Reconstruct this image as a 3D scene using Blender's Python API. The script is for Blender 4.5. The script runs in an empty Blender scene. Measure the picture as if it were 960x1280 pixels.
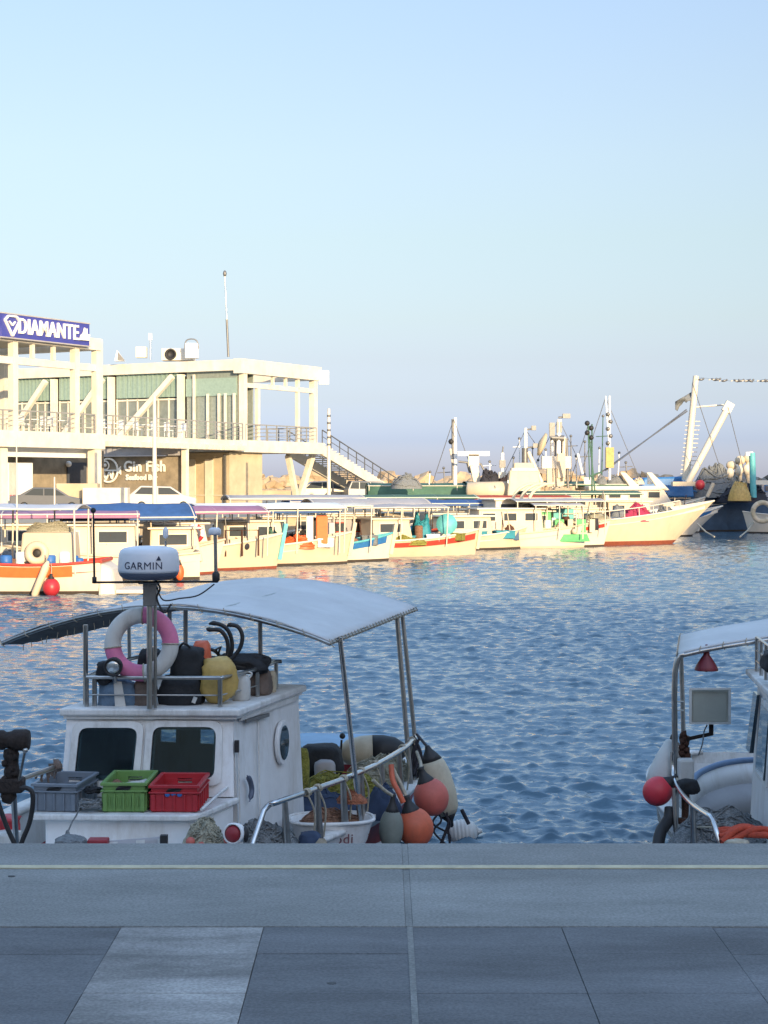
import bpy, math, random
import numpy as np
from mathutils import Vector, Matrix, noise
R = math.radians
S = bpy.context.scene
COL = S.collection

# ---------------------------------------------------------------- camera
FPX = 2070.0                       # focal length in pixels of the 1280 px high photograph
PITCH = math.atan(40 / FPX)
EYE = 1.6
WATER = -2.0
cam_d = bpy.data.cameras.new('camera'); cam = bpy.data.objects.new('camera', cam_d); COL.objects.link(cam)
cam.location = (0, 0, EYE); cam.rotation_euler = (math.pi / 2 - PITCH, 0, 0)
cam_d.sensor_fit = 'VERTICAL'; cam_d.sensor_height = 24; cam_d.lens = FPX / 1280 * 24
cam_d.clip_start = .1; cam_d.clip_end = 6000
S.camera = cam

# ---------------------------------------------------------------- sky and sun
SUN_EL = R(10.0)
SUN_DIR = Vector((.36, -.933, 0)).normalized()          # towards the sun, horizontally
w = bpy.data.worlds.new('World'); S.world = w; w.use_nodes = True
wn = w.node_tree.nodes; wl = w.node_tree.links
bg = wn['Background']
sky = wn.new('ShaderNodeTexSky'); sky.sky_type = 'NISHITA'; sky.sun_disc = False
sky.sun_elevation = SUN_EL; sky.sun_rotation = math.atan2(SUN_DIR.x, SUN_DIR.y)
sky.altitude = 0; sky.air_density = 1.0; sky.dust_density = 1.0; sky.ozone_density = 1.5
# sky tint by elevation: the sky near the horizon is dimmer and bluer than clear air gives
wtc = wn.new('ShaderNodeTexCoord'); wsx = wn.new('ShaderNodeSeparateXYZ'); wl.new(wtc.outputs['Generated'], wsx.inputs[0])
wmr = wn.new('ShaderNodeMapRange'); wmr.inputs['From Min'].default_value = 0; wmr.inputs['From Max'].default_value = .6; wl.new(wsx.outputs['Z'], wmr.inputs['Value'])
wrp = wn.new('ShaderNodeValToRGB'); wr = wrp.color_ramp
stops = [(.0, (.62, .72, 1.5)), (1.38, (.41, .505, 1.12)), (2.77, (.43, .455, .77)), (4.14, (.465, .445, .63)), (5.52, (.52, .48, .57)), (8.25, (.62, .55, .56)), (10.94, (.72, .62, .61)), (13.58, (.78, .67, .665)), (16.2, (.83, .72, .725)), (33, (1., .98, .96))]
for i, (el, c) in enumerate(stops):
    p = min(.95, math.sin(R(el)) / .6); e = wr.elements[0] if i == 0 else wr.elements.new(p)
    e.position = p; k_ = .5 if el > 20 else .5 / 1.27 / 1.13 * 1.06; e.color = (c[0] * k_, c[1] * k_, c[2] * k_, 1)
wr.elements[-1].color = (1., .93, .9, 1)  # sky above the view brightened to lift the shaded foreground
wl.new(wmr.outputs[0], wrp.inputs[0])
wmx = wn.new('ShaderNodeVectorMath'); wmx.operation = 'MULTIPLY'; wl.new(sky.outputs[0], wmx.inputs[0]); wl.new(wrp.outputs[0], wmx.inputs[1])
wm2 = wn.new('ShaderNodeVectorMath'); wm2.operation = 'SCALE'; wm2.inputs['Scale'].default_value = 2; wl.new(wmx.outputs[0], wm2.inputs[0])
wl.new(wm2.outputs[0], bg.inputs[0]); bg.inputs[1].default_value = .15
sd = bpy.data.lights.new('sun', 'SUN'); sun = bpy.data.objects.new('sun', sd); COL.objects.link(sun)
sd.energy = 2.55; sd.angle = R(.5); sd.color = (1, .77, .47)
sv = Vector((SUN_DIR.x * math.cos(SUN_EL), SUN_DIR.y * math.cos(SUN_EL), math.sin(SUN_EL)))
sun.rotation_euler = sv.to_track_quat('Z', 'Y').to_euler(); sun.location = sv * 60
S.view_settings.view_transform = 'Standard'; S.view_settings.look = 'None'
S.view_settings.exposure = 1.6; S.view_settings.gamma = 1; S.view_settings.use_curve_mapping = False

# ---------------------------------------------------------------- helpers
def at(px, py, Y):
    """point of the place seen at photograph pixel (px, py) at forward distance Y"""
    v = -(py - 640); dx = px - 480
    dy = FPX * math.cos(PITCH) + v * math.sin(PITCH); dz = -FPX * math.sin(PITCH) + v * math.cos(PITCH)
    k = Y / dy
    return Vector((dx * k, Y, EYE + dz * k))

MATS = {}
def mat(name, col, rough=.6, metal=0., var=.18, scale=6., bump=0., bscale=40., spec=.5, dirt=0., dirtcol=(.12, .09, .06), trans=0., emit=None, coat=0.):
    if name in MATS: return MATS[name]
    m = bpy.data.materials.new(name); m.use_nodes = True; MATS[name] = m
    n = m.node_tree.nodes; l = m.node_tree.links; b = n['Principled BSDF']
    tc = n.new('ShaderNodeTexCoord')
    nz = n.new('ShaderNodeTexNoise'); nz.inputs['Scale'].default_value = scale; nz.inputs['Detail'].default_value = 6; nz.inputs['Roughness'].default_value = .65
    l.new(tc.outputs['Object'], nz.inputs['Vector'])
    cr = n.new('ShaderNodeValToRGB')
    cr.color_ramp.elements[0].position = .3; cr.color_ramp.elements[1].position = .7
    a = 1 - var; c = 1 + var * .5
    cr.color_ramp.elements[0].color = (col[0] * a, col[1] * a, col[2] * a, 1)
    cr.color_ramp.elements[1].color = (min(1, col[0] * c), min(1, col[1] * c), min(1, col[2] * c), 1)
    l.new(nz.outputs['Fac'], cr.inputs[0])
    out = cr.outputs[0]
    if dirt > 0:
        n2 = n.new('ShaderNodeTexNoise'); n2.inputs['Scale'].default_value = scale * .8; n2.inputs['Detail'].default_value = 10; n2.inputs['Roughness'].default_value = .75
        mp = n.new('ShaderNodeMapping'); mp.inputs['Scale'].default_value = (1.6, 1.6, .5); mp.inputs['Location'].default_value = (3, 7, 1)
        l.new(tc.outputs['Object'], mp.inputs[0]); l.new(mp.outputs[0], n2.inputs['Vector'])
        r2 = n.new('ShaderNodeValToRGB'); r2.color_ramp.elements[0].position = .56 - dirt * .16; r2.color_ramp.elements[1].position = .74
        r2.color_ramp.elements[1].color = (min(.9, dirt), ) * 3 + (1,)
        l.new(n2.outputs['Fac'], r2.inputs[0])
        mx = n.new('ShaderNodeMixRGB'); l.new(r2.outputs[0], mx.inputs[0]); l.new(out, mx.inputs[1]); mx.inputs[2].default_value = (*dirtcol, 1)
        out = mx.outputs[0]
    l.new(out, b.inputs['Base Color'])
    b.inputs['Roughness'].default_value = rough; b.inputs['Metallic'].default_value = metal
    b.inputs['Specular IOR Level'].default_value = spec
    if coat: b.inputs['Coat Weight'].default_value = coat
    if trans: b.inputs['Transmission Weight'].default_value = trans
    if bump:
        bn = n.new('ShaderNodeTexNoise'); bn.inputs['Scale'].default_value = bscale; bn.inputs['Detail'].default_value = 5
        l.new(tc.outputs['Object'], bn.inputs['Vector'])
        bp = n.new('ShaderNodeBump'); bp.inputs['Strength'].default_value = bump; bp.inputs['Distance'].default_value = .02
        l.new(bn.outputs['Fac'], bp.inputs['Height']); l.new(bp.outputs[0], b.inputs['Normal'])
    return m

class MB:
    """collects shapes (in the frame F) as one mesh; everything is stored in world coordinates"""
    def __init__(s, F=None):
        s.F = F or Matrix(); s.v = []; s.f = []; s.sm = []
    def add(s, vs, fs, smooth=False, M=None):
        o = len(s.v); T = s.F @ M if M is not None else s.F
        s.v += [T @ Vector(p) for p in vs]
        s.f += [tuple(i + o for i in f) for f in fs]; s.sm += [smooth] * len(fs)
        return s
    def box(s, c, d, rz=0., rx=0., ry=0., taper=1.):
        x, y, z = d[0] / 2, d[1] / 2, d[2] / 2; t = taper
        vs = [(-x, -y, -z), (x, -y, -z), (x, y, -z), (-x, y, -z), (-x * t, -y * t, z), (x * t, -y * t, z), (x * t, y * t, z), (-x * t, y * t, z)]
        M = Matrix.Translation(c) @ Matrix.Rotation(rz, 4, 'Z') @ Matrix.Rotation(ry, 4, 'Y') @ Matrix.Rotation(rx, 4, 'X')
        return s.add(vs, [(0, 3, 2, 1), (4, 5, 6, 7), (0, 1, 5, 4), (1, 2, 6, 5), (2, 3, 7, 6), (3, 0, 4, 7)], False, M)
    def hexa(s, p):           # eight corners: bottom four then top four, same order
        return s.add(p, [(0, 3, 2, 1), (4, 5, 6, 7), (0, 1, 5, 4), (1, 2, 6, 5), (2, 3, 7, 6), (3, 0, 4, 7)])
    def bar(s, p, q, wd, ht=None, up=(0, 0, 1)):
        p = Vector(p); q = Vector(q); ht = ht or wd; d = (q - p).normalized(); u = Vector(up)
        if abs(d.dot(u)) > .98: u = Vector((0, 1, 0))
        a = d.cross(u).normalized() * wd / 2; b = a.cross(d).normalized() * ht / 2
        vs = [p - a - b, p + a - b, p + a + b, p - a + b, q - a - b, q + a - b, q + a + b, q - a + b]
        return s.add(vs, [(0, 1, 2, 3), (7, 6, 5, 4), (4, 5, 1, 0), (5, 6, 2, 1), (6, 7, 3, 2), (7, 4, 0, 3)])
    def tube(s, pts, r, n=8, closed=False):
        P = [Vector(p) for p in pts]; m = len(P); rr = r if isinstance(r, (list, tuple)) else [r] * m
        vs = []; up = None
        for i in range(m):
            d = (P[(i + 1) % m] - P[i - 1]) if closed else (P[min(i + 1, m - 1)] - P[max(i - 1, 0)])
            if d.length < 1e-9: d = Vector((0, 0, 1))
            d.normalize()
            if up is None: up = Vector((0, 0, 1)) if abs(d.z) < .9 else Vector((1, 0, 0))
            a = d.cross(up)
            if a.length < 1e-4: a = d.cross(Vector((.3, .8, .5)))
            a.normalize(); b = a.cross(d).normalized(); up = b
            for k in range(n):
                t = 2 * math.pi * k / n; vs.append(P[i] + (a * math.cos(t) + b * math.sin(t)) * rr[i])
        fs = []
        for i in range(m if closed else m - 1):
            j = (i + 1) % m
            for k in range(n): fs.append((i * n + k, i * n + (k + 1) % n, j * n + (k + 1) % n, j * n + k))
        s.add(vs, fs, True)
        if not closed: s.add(vs[:n], [tuple(range(n))]); s.add(vs[-n:], [tuple(range(n))][::-1])
        return s
    def lathe(s, prof, c=(0, 0, 0), M=None, n=20, smooth=True):
        M = (Matrix.Translation(c) @ (M or Matrix()))
        vs = []; m = len(prof)
        for r, z in prof:
            for k in range(n): t = 2 * math.pi * k / n; vs.append((r * math.cos(t), r * math.sin(t), z))
        fs = [(i * n + k, i * n + (k + 1) % n, (i + 1) * n + (k + 1) % n, (i + 1) * n + k) for i in range(m - 1) for k in range(n)]
        if prof[0][0] > 1e-6: fs.append(tuple(range(n))[::-1])
        if prof[-1][0] > 1e-6: fs.append(tuple((m - 1) * n + k for k in range(n)))
        return s.add(vs, fs, smooth, M)
    def ball(s, c, r, sc=(1, 1, 1), n=16, M=None, jit=0., seed=0., fr=3.):
        prof = []; vs = []; h = n // 2 + 1
        for i in range(h):
            a = -math.pi / 2 + math.pi * i / (h - 1)
            for k in range(n):
                t = 2 * math.pi * k / n
                p = Vector((math.cos(a) * math.cos(t), math.cos(a) * math.sin(t), math.sin(a)))
                k2 = 1 + jit * noise.noise(p * fr + Vector((seed, seed * 1.7, 3))) if jit else 1
                vs.append((p.x * r * sc[0] * k2, p.y * r * sc[1] * k2, p.z * r * sc[2] * k2))
        fs = [(i * n + k, i * n + (k + 1) % n, (i + 1) * n + (k + 1) % n, (i + 1) * n + k) for i in range(h - 1) for k in range(n)]
        return s.add(vs, fs, True, Matrix.Translation(c) @ (M or Matrix()))
    def poly(s, pts, vec):    # prism: planar outline pushed along vec
        n = len(pts); P = [Vector(p) for p in pts]; Q = [p + Vector(vec) for p in P]
        return s.add(P + Q, [tuple(range(n))[::-1], tuple(range(n, 2 * n))] + [(i, (i + 1) % n, n + (i + 1) % n, n + i) for i in range(n)])
    def grid(s, rows, smooth=True, thick=None):   # rows of points; thick = offset vector for a closed slab
        m = len(rows); n = len(rows[0]); vs = [Vector(p) for r in rows for p in r]
        fs = [(i * n + k, i * n + k + 1, (i + 1) * n + k + 1, (i + 1) * n + k) for i in range(m - 1) for k in range(n - 1)]
        if thick is not None:
            o = len(vs); vs2 = vs + [p + Vector(thick) for p in vs]
            f2 = fs + [tuple(o + i for i in f)[::-1] for f in fs]
            e = [(k, k + 1) for k in range(n - 1)] + [((i + 1) * n - 1, (i + 2) * n - 1) for i in range(m - 1)] + [((m - 1) * n + k + 1, (m - 1) * n + k) for k in range(n - 1)][::-1] + [((i + 1) * n, i * n) for i in range(m - 1)][::-1]
            f2 += [(b, a, a + o, b + o) for a, b in e]
            return s.add(vs2, f2, smooth)
        return s.add(vs, fs, smooth)
    def build(s, name, m, parent=None, label=None, cat=None, group=None, kind=None, bevel=0., loc=None):
        me = bpy.data.meshes.new(name); V = s.v
        if parent is not None:
            base = Matrix()
            o = parent
            while o is not None: base = o.matrix_basis @ base; o = o.parent
            inv = base.inverted(); V = [inv @ p for p in V]; org = Vector((0, 0, 0))
        else:
            if loc is None:
                xs = [p.x for p in V]; ys = [p.y for p in V]; zs = [p.z for p in V]
                loc = ((min(xs) + max(xs)) / 2, (min(ys) + max(ys)) / 2, min(zs))
            org = Vector(loc); V = [p - org for p in V]
        me.from_pydata([tuple(p) for p in V], [], s.f); me.update()
        me.polygons.foreach_set('use_smooth', s.sm)
        me.materials.append(m if isinstance(m, bpy.types.Material) else MATS[m])
        o = bpy.data.objects.new(name, me); COL.objects.link(o)
        if parent is not None: o.parent = parent
        else: o.location = org
        if bevel:
            bv = o.modifiers.new('bevel', 'BEVEL'); bv.width = bevel; bv.segments = 2; bv.limit_method = 'ANGLE'; bv.angle_limit = R(40)
        tag(o, label, cat, group, kind)
        return o

def tag(o, label=None, cat=None, group=None, kind=None):
    if label: o['label'] = label
    if cat: o['category'] = cat
    if group: o['group'] = group
    if kind: o['kind'] = kind
    return o
def thing(name, label, cat, loc, rz=0., group=None):
    o = bpy.data.objects.new(name, None); COL.objects.link(o); o.empty_display_size = .3
    o.location = loc; o.rotation_euler = (0, 0, rz)
    o.matrix_basis = Matrix.Translation(loc) @ Matrix.Rotation(rz, 4, 'Z')
    return tag(o, label, cat, group)
def frame(loc, rz=0.): return Matrix.Translation(loc) @ Matrix.Rotation(rz, 4, 'Z')
def copy_thing(o, M, label=None, group=None):
    """copies a thing with its parts and sub-parts; M moves it in world space"""
    def cp(a, par):
        c = a.copy(); COL.objects.link(c); c.parent = par
        for ch in [k for k in bpy.data.objects if k.parent == a and k != c]: cp(ch, c)
        return c
    kids = cp(o, None); kids.matrix_basis = M @ o.matrix_basis
    if label: kids['label'] = label
    if group: kids['group'] = group
    return kids
def text_mb(mb, txt, size, M, depth=.02, bold=0., mirror=False, warp=None):
    cu = bpy.data.curves.new('t', 'FONT'); cu.body = txt; cu.size = size; cu.extrude = depth / 2; cu.offset = bold; cu.align_x = 'CENTER'; cu.align_y = 'CENTER'; cu.resolution_u = 3; cu.space_character = 1.06
    ob = bpy.data.objects.new('t', cu); COL.objects.link(ob)
    dg = bpy.context.evaluated_depsgraph_get(); me = bpy.data.meshes.new_from_object(ob.evaluated_get(dg))
    vs = [tuple(v.co) for v in me.vertices]; fs = [tuple(p.vertices) for p in me.polygons]
    if mirror: vs = [(-a, b, c) for a, b, c in vs]
    if warp: vs = [warp(p) for p in vs]
    mb.add(vs, fs, False, M)
    bpy.data.objects.remove(ob); bpy.data.curves.remove(cu); bpy.data.meshes.remove(me)
    return mb
def smooth_path(pts, k=6, closed=False):
    P = [Vector(p) for p in pts]; n = len(P); out = []
    for i in range(n if closed else n - 1):
        a = P[i - 1] if (closed or i > 0) else P[i]; b = P[i]; c = P[(i + 1) % n]; d = P[(i + 2) % n] if (closed or i + 2 < n) else c
        for j in range(k):
            t = j / k
            out.append(.5 * ((2 * b) + (c - a) * t + (2 * a - 5 * b + 4 * c - d) * t * t + (3 * b - a - 3 * c + d) * t ** 3))
    if not closed: out.append(P[-1])
    return out

# ---------------------------------------------------------------- palette
mat('white paint', (.78, .77, .73), .45, var=.1, dirt=.25, scale=2)
mat('clean white', (.82, .82, .8), .4, var=.05)
mat('cream paint', (.7, .65, .55), .6, var=.16, scale=1.2, dirt=.3, dirtcol=(.4, .3, .2))
mat('render beige', (.5, .42, .29), .85, var=.2, scale=.8, bump=.2)
mat('stone cladding', (.3, .25, .18), .85, var=.35, scale=1.4, bump=.3)
mat('dark glass', (.06, .07, .08), .08, var=.05, spec=.7)
mat('pale glass', (.24, .28, .26), .1, var=.2)
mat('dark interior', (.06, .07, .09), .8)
mat('bay glass', (.2, .23, .22), .12, var=.25, scale=1.5)
mat('rail grey', (.34, .34, .33), .5, .3, var=.1)
mat('teal awning', (.25, .35, .31), .8, var=.15)
mat('steel', (.45, .45, .44), .32, 1., var=.2, scale=12, dirt=.35, dirtcol=(.14, .08, .05))
mat('bright steel', (.62, .62, .62), .22, 1., var=.15, scale=15)
mat('grey metal', (.2, .2, .2), .5, .6, var=.2)
mat('rust', (.1, .045, .03), .85, .1, var=.5, scale=14, bump=.6, bscale=60)
mat('dark rust', (.035, .025, .022), .8, .2, var=.5, scale=18, bump=.6, bscale=50)
mat('black rubber', (.02, .02, .022), .6, var=.3)
mat('blue tarp', (.03, .09, .25), .65, var=.25, scale=3, bump=.4, bscale=4)
mat('purple canvas', (.32, .15, .25), .75, var=.2, scale=2, bump=.3, bscale=4)
mat('grey canvas', (.36, .35, .36), .75, var=.15, scale=2, bump=.3, bscale=4)
mat('pale canvas', (.5, .52, .56), .75, var=.12, scale=2, bump=.3, bscale=4)
mat('green canvas', (.06, .14, .1), .8, var=.25, scale=2, bump=.3, bscale=4)
mat('bright green paint', (.1, .42, .16), .6, var=.2)
mat('turquoise paint', (.12, .45, .48), .55, var=.2, scale=4)
mat('teal plastic', (.02, .23, .3), .6, var=.2)
mat('orange paint', (.75, .16, .04), .5, var=.15)
mat('red paint', (.5, .05, .03), .5, var=.2)
mat('antifouling red', (.25, .06, .03), .75, var=.3)
mat('dark bottom', (.06, .045, .035), .75, var=.3)
mat('blue paint', (.03, .16, .4), .5, var=.2)
mat('navy paint', (.06, .11, .19), .55, var=.3, scale=1.5)
mat('hull cream', (.6, .5, .36), .5, var=.1, scale=1.2, dirt=.2, dirtcol=(.3, .18, .09))
mat('hull white', (.68, .61, .5), .5, var=.08, scale=1.2, dirt=.15, dirtcol=(.35, .25, .15))
mat('deck wood', (.25, .17, .1), .8, var=.3, scale=5)
mat('grey deck', (.3, .3, .28), .8, var=.3, scale=5, dirt=.4)
mat('orange plastic', (.7, .12, .03), .5, var=.2)
mat('red plastic', (.42, .025, .035), .42, var=.12, scale=8, dirt=.12)
mat('green plastic', (.15, .28, .08), .45, var=.15, scale=8, dirt=.15)
mat('grey plastic', (.16, .19, .23), .5, var=.15, scale=8, dirt=.15)
mat('blue plastic', (.03, .13, .4), .45, var=.15)
mat('yellow plastic', (.5, .34, .1), .5, var=.3, scale=7, dirt=.3)
mat('ochre net', (.26, .25, .05), .95, var=.55, scale=26, bump=1., bscale=70)
mat('brown net', (.26, .14, .09), .95, var=.55, scale=26, bump=1., bscale=70)
mat('grey net', (.2, .215, .225), .95, var=.5, scale=26, bump=1., bscale=70)
mat('cream net', (.36, .34, .26), .95, var=.5, scale=30, bump=1., bscale=70)
mat('rope cream', (.42, .38, .3), .9, var=.3, scale=30)
mat('rope red', (.42, .06, .03), .9, var=.35, scale=30)
mat('crimson net', (.36, .035, .09), .9, var=.35, scale=20)
mat('rope dark', (.03, .03, .04), .9, var=.3, scale=30)
mat('rock', (.46, .35, .23), .95, var=.35, scale=.7, bump=.8, bscale=3)
mat('shaded rock', (.2, .19, .17), .95, var=.35, scale=.7, bump=.8, bscale=3)  # rock colour darkened and greyed to stand in for shade
mat('tyre', (.02, .02, .02), .8)
mat('car silver', (.4, .38, .34), .35, .3, var=.05)
mat('car white', (.5, .49, .46), .3, var=.04)
mat('car dark', (.13, .14, .16), .3, .3, var=.05)
mat('sign blue', (.05, .06, .3), .5, var=.08)
mat('letter white', (.85, .83, .75), .5, var=.03)
# ---------------------------------------------------------------- water
def make_water():
    rng = np.random.RandomState(4)
    rows = [7.25]
    while rows[-1] < 175: rows.append(rows[-1] * 1.0022 + .002)
    rows = np.array(rows); nr = len(rows); nc = 620
    ang = np.tan(np.linspace(-.36, .36, nc))
    Y = np.repeat(rows[:, None], nc, 1); X = Y * ang[None, :]
    sp = np.maximum(Y * .0022 + .002, Y * .00135)
    Z = np.zeros_like(X); DX = np.zeros_like(X); DY = np.zeros_like(X)
    wind = R(-100)
    for i in range(46):
        lam = .12 * (7. ** (i / 45.)) * rng.uniform(.9, 1.1)
        th = wind + rng.normal(0, .65); k = 2 * math.pi / lam
        amp = .0128 * lam ** .9 * rng.uniform(.6, 1.25) * (1.25 if lam < .35 else 1.0 if lam < .6 else .62)
        a = amp * np.exp(-(2.1 * sp / lam) ** 2)
        ph = k * (X * math.cos(th) + Y * math.sin(th)) + rng.uniform(0, 6.28)
        warp = .5 * np.sin(ph * .31 + i) 
        Z += a * np.sin(ph + warp); DX += -a * .75 * math.cos(th) * np.cos(ph + warp) * -1; DY += a * .75 * math.sin(th) * np.cos(ph + warp)
    gust = .8 + .35 * np.sin(X * .19 + Y * .07 + 1) * np.sin(Y * .13 - X * .05)
    Z *= gust
    co = np.stack([X + DX * gust, np.maximum(Y + DY * gust, 7.24), Z + WATER], -1).reshape(-1, 3)
    i = np.arange(nr - 1)[:, None] * nc + np.arange(nc - 1)[None, :]
    q = np.stack([i, i + 1, i + nc + 1, i + nc], -1).reshape(-1, 4)
    # open sea out to the horizon, a little below the wave grid
    far = np.array([(-4500, 7.3, WATER - .2), (4500, 7.3, WATER - .2), (4500, 5000, WATER - .2), (-4500, 5000, WATER - .2)])
    n0 = len(co); co = np.vstack([co, far]); q = np.vstack([q, [[n0, n0 + 1, n0 + 2, n0 + 3]]])
    me = bpy.data.meshes.new('water')
    me.vertices.add(len(co)); me.vertices.foreach_set('co', co.astype(np.float32).ravel())
    me.loops.add(q.size); me.loops.foreach_set('vertex_index', q.astype(np.int32).ravel())
    me.polygons.add(len(q)); me.polygons.foreach_set('loop_start', np.arange(0, q.size, 4, dtype=np.int32)); me.polygons.foreach_set('loop_total', np.full(len(q), 4, np.int32))
    me.update(calc_edges=True); me.polygons.foreach_set('use_smooth', np.ones(len(q), bool))
    m = bpy.data.materials.new('harbour water'); m.use_nodes = True; n = m.node_tree.nodes; l = m.node_tree.links; b = n['Principled BSDF']
    b.inputs['Base Color'].default_value = (.07, .13, .18, 1); b.inputs['Roughness'].default_value = .06; b.inputs['IOR'].default_value = 1.4
    geo = n.new('ShaderNodeNewGeometry')
    h = None
    for sc, st, x in ((5.5, .5, 1.7), (14., .3, 1.5), (1.5, .25, 2.0)):
        mp = n.new('ShaderNodeMapping'); mp.inputs['Scale'].default_value = (sc / x, sc, sc); l.new(geo.outputs['Position'], mp.inputs[0])
        t = n.new('ShaderNodeTexNoise'); t.inputs['Scale'].default_value = 1; t.inputs['Detail'].default_value = 3; l.new(mp.outputs[0], t.inputs['Vector'])
        bp = n.new('ShaderNodeBump'); bp.inputs['Strength'].default_value = st; bp.inputs['Distance'].default_value = .22 / sc
        l.new(t.outputs['Fac'], bp.inputs['Height'])
        if h: l.new(h, bp.inputs['Normal'])
        h = bp.outputs[0]
    l.new(h, b.inputs['Normal'])
    me.materials.append(m)
    o = bpy.data.objects.new('water', me); COL.objects.link(o); tag(o, kind='structure')
make_water()

# ---------------------------------------------------------------- our own quay
def asphalt(name, col, sc=1., rough=.85, patch=.3):
    m = mat(name, col, rough, var=.16, scale=.9 * sc, bump=.25, bscale=160)
    n = m.node_tree.nodes; l = m.node_tree.links; b = n['Principled BSDF']
    src = b.inputs['Base Color'].links[0].from_socket
    tc = n['Texture Coordinate']
    t = n.new('ShaderNodeTexNoise'); t.inputs['Scale'].default_value = 90; t.inputs['Detail'].default_value = 3; l.new(tc.outputs['Object'], t.inputs['Vector'])
    r = n.new('ShaderNodeValToRGB'); r.color_ramp.elements[0].position = .35; r.color_ramp.elements[1].position = .68
    r.color_ramp.elements[0].color = (.78, .78, .78, 1); r.color_ramp.elements[1].color = (1.15, 1.15, 1.15, 1); l.new(t.outputs['Fac'], r.inputs[0])
    mx = n.new('ShaderNodeMixRGB'); mx.blend_type = 'MULTIPLY'; mx.inputs[0].default_value = 1; l.new(src, mx.inputs[1]); l.new(r.outputs[0], mx.inputs[2])
    t2 = n.new('ShaderNodeTexNoise'); t2.inputs['Scale'].default_value = 1.1; t2.inputs['Detail'].default_value = 8; t2.inputs['Roughness'].default_value = .7
    mp = n.new('ShaderNodeMapping'); mp.inputs['Scale'].default_value = (.6, 2.2, 1); l.new(tc.outputs['Object'], mp.inputs[0]); l.new(mp.outputs[0], t2.inputs['Vector'])
    r2 = n.new('ShaderNodeValToRGB'); r2.color_ramp.elements[0].position = .4; r2.color_ramp.elements[1].position = .72
    r2.color_ramp.elements[0].color = (1 - patch * .5,) * 3 + (1,); r2.color_ramp.elements[1].color = (1 + patch,) * 3 + (1,); l.new(t2.outputs['Fac'], r2.inputs[0])
    m2 = n.new('ShaderNodeMixRGB'); m2.blend_type = 'MULTIPLY'; m2.inputs[0].default_value = 1; l.new(mx.outputs[0], m2.inputs[1]); l.new(r2.outputs[0], m2.inputs[2])
    l.new(m2.outputs[0], b.inputs['Base Color'])
asphalt('apron concrete', (.225, .225, .215), 1., patch=.26)
asphalt('dark paving', (.125, .127, .133), 1., patch=.45)
asphalt('light paving', (.25, .24, .23), 3., patch=.8)
asphalt('joint filler', (.2, .2, .19), 3., patch=.3)
mat('joint dark', (.06, .06, .065), .95)
mat('yellow line', (.52, .46, .31), .8, var=.2, scale=9, dirt=.6, dirtcol=(.2, .2, .19))
EDGE = 7.23
MB().box((0, (EDGE - 60) / 2 - .02, -1.6), (240, EDGE + 60, 3.18)).build('quay_ground', 'joint dark', kind='structure')
q = MB()
q.box((-59.922, 6.556, -.008), (120, 1.348, .032)); q.box((60.102, 6.556, -.008), (120, 1.348, .032))
q.build('quay_apron', 'apron concrete', kind='structure', bevel=.004)
MB().box((.09, 6.554, -.0095), (.0236, 1.34, .0322)).build('apron_joint', 'joint filler', kind='structure')
xs = [-2.95, -2.44, -1.94, -1.445, -.937, -.429, .092, .633, 1.17, 1.71, 2.25, 2.8, 3.35]
ys = [5.875, 5.545, 5.115, 4.69, 4.26, 3.83, 3.4, 2.9, 2.4]
dk = MB(); lt = MB(); rs = random.Random(3)
for i in range(len(xs) - 1):
    for j in range(len(ys) - 1):
        b = lt if (i == 4 and j < 3) else dk
        dz = rs.uniform(-.0015, .0015) + (.001 if b is lt else 0)
        g = .0011
        if i > 5 and j >= 0: sh = .0
        else: sh = 0
        x0, x1, y0, y1 = xs[i] + g, xs[i + 1] - g, ys[j + 1] + g * .7, ys[j] - g * .7
        if i in (0, 1, 2, 3) and b is dk and i % 2 == 0: x1 += 2 * g - .001 
        b.box(((x0 + x1) / 2, (y0 + y1) / 2, -.01 + dz), (x1 - x0, y1 - y0, .03))
dk.box((-31.5, -12, -.012), (57.08, 35.7, .028)); dk.box((33.36, -12, -.012), (60, 35.7, .028)); dk.box((.2, -14, -.012), (6.2, 32.7, .028))
dk.build('quay_paving', 'dark paving', kind='structure', bevel=.0018)
lt.build('pale_paving_strip', 'light paving', kind='structure', bevel=.0018)
MB().box((.092, 3.1, -.0045), (.02, 5.55, .0245)).build('paving_joint', 'joint filler', kind='structure')
MB().box((0, 6.775, .0105), (200, .05, .004)).build('quay_edge_line', 'yellow line', kind='structure')

mat('stain', (.06, .06, .062), .7, var=.4, scale=20)
for k, (px, D, r_, h_) in enumerate(((415, 5.22, .016, .008), (12, 6.62, .014, .0115))):
    X = (px - 480) / FPX * D; n = 22
    MB().poly([(X + r_ * (1 + .35 * noise.noise(Vector((math.cos(a) * 1.4 + k * 3, math.sin(a) * 1.4, k)))) * math.cos(a), D + .7 * r_ * math.sin(a) * (1 + .3 * noise.noise(Vector((math.cos(a), math.sin(a) + k, 5)))), h_ - .004 if h_ < .01 else .0085) for a in [2 * math.pi * q_ / n for q_ in range(n)]], (0, 0, .0025)).build('ground_stain', 'stain', kind='structure')
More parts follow.
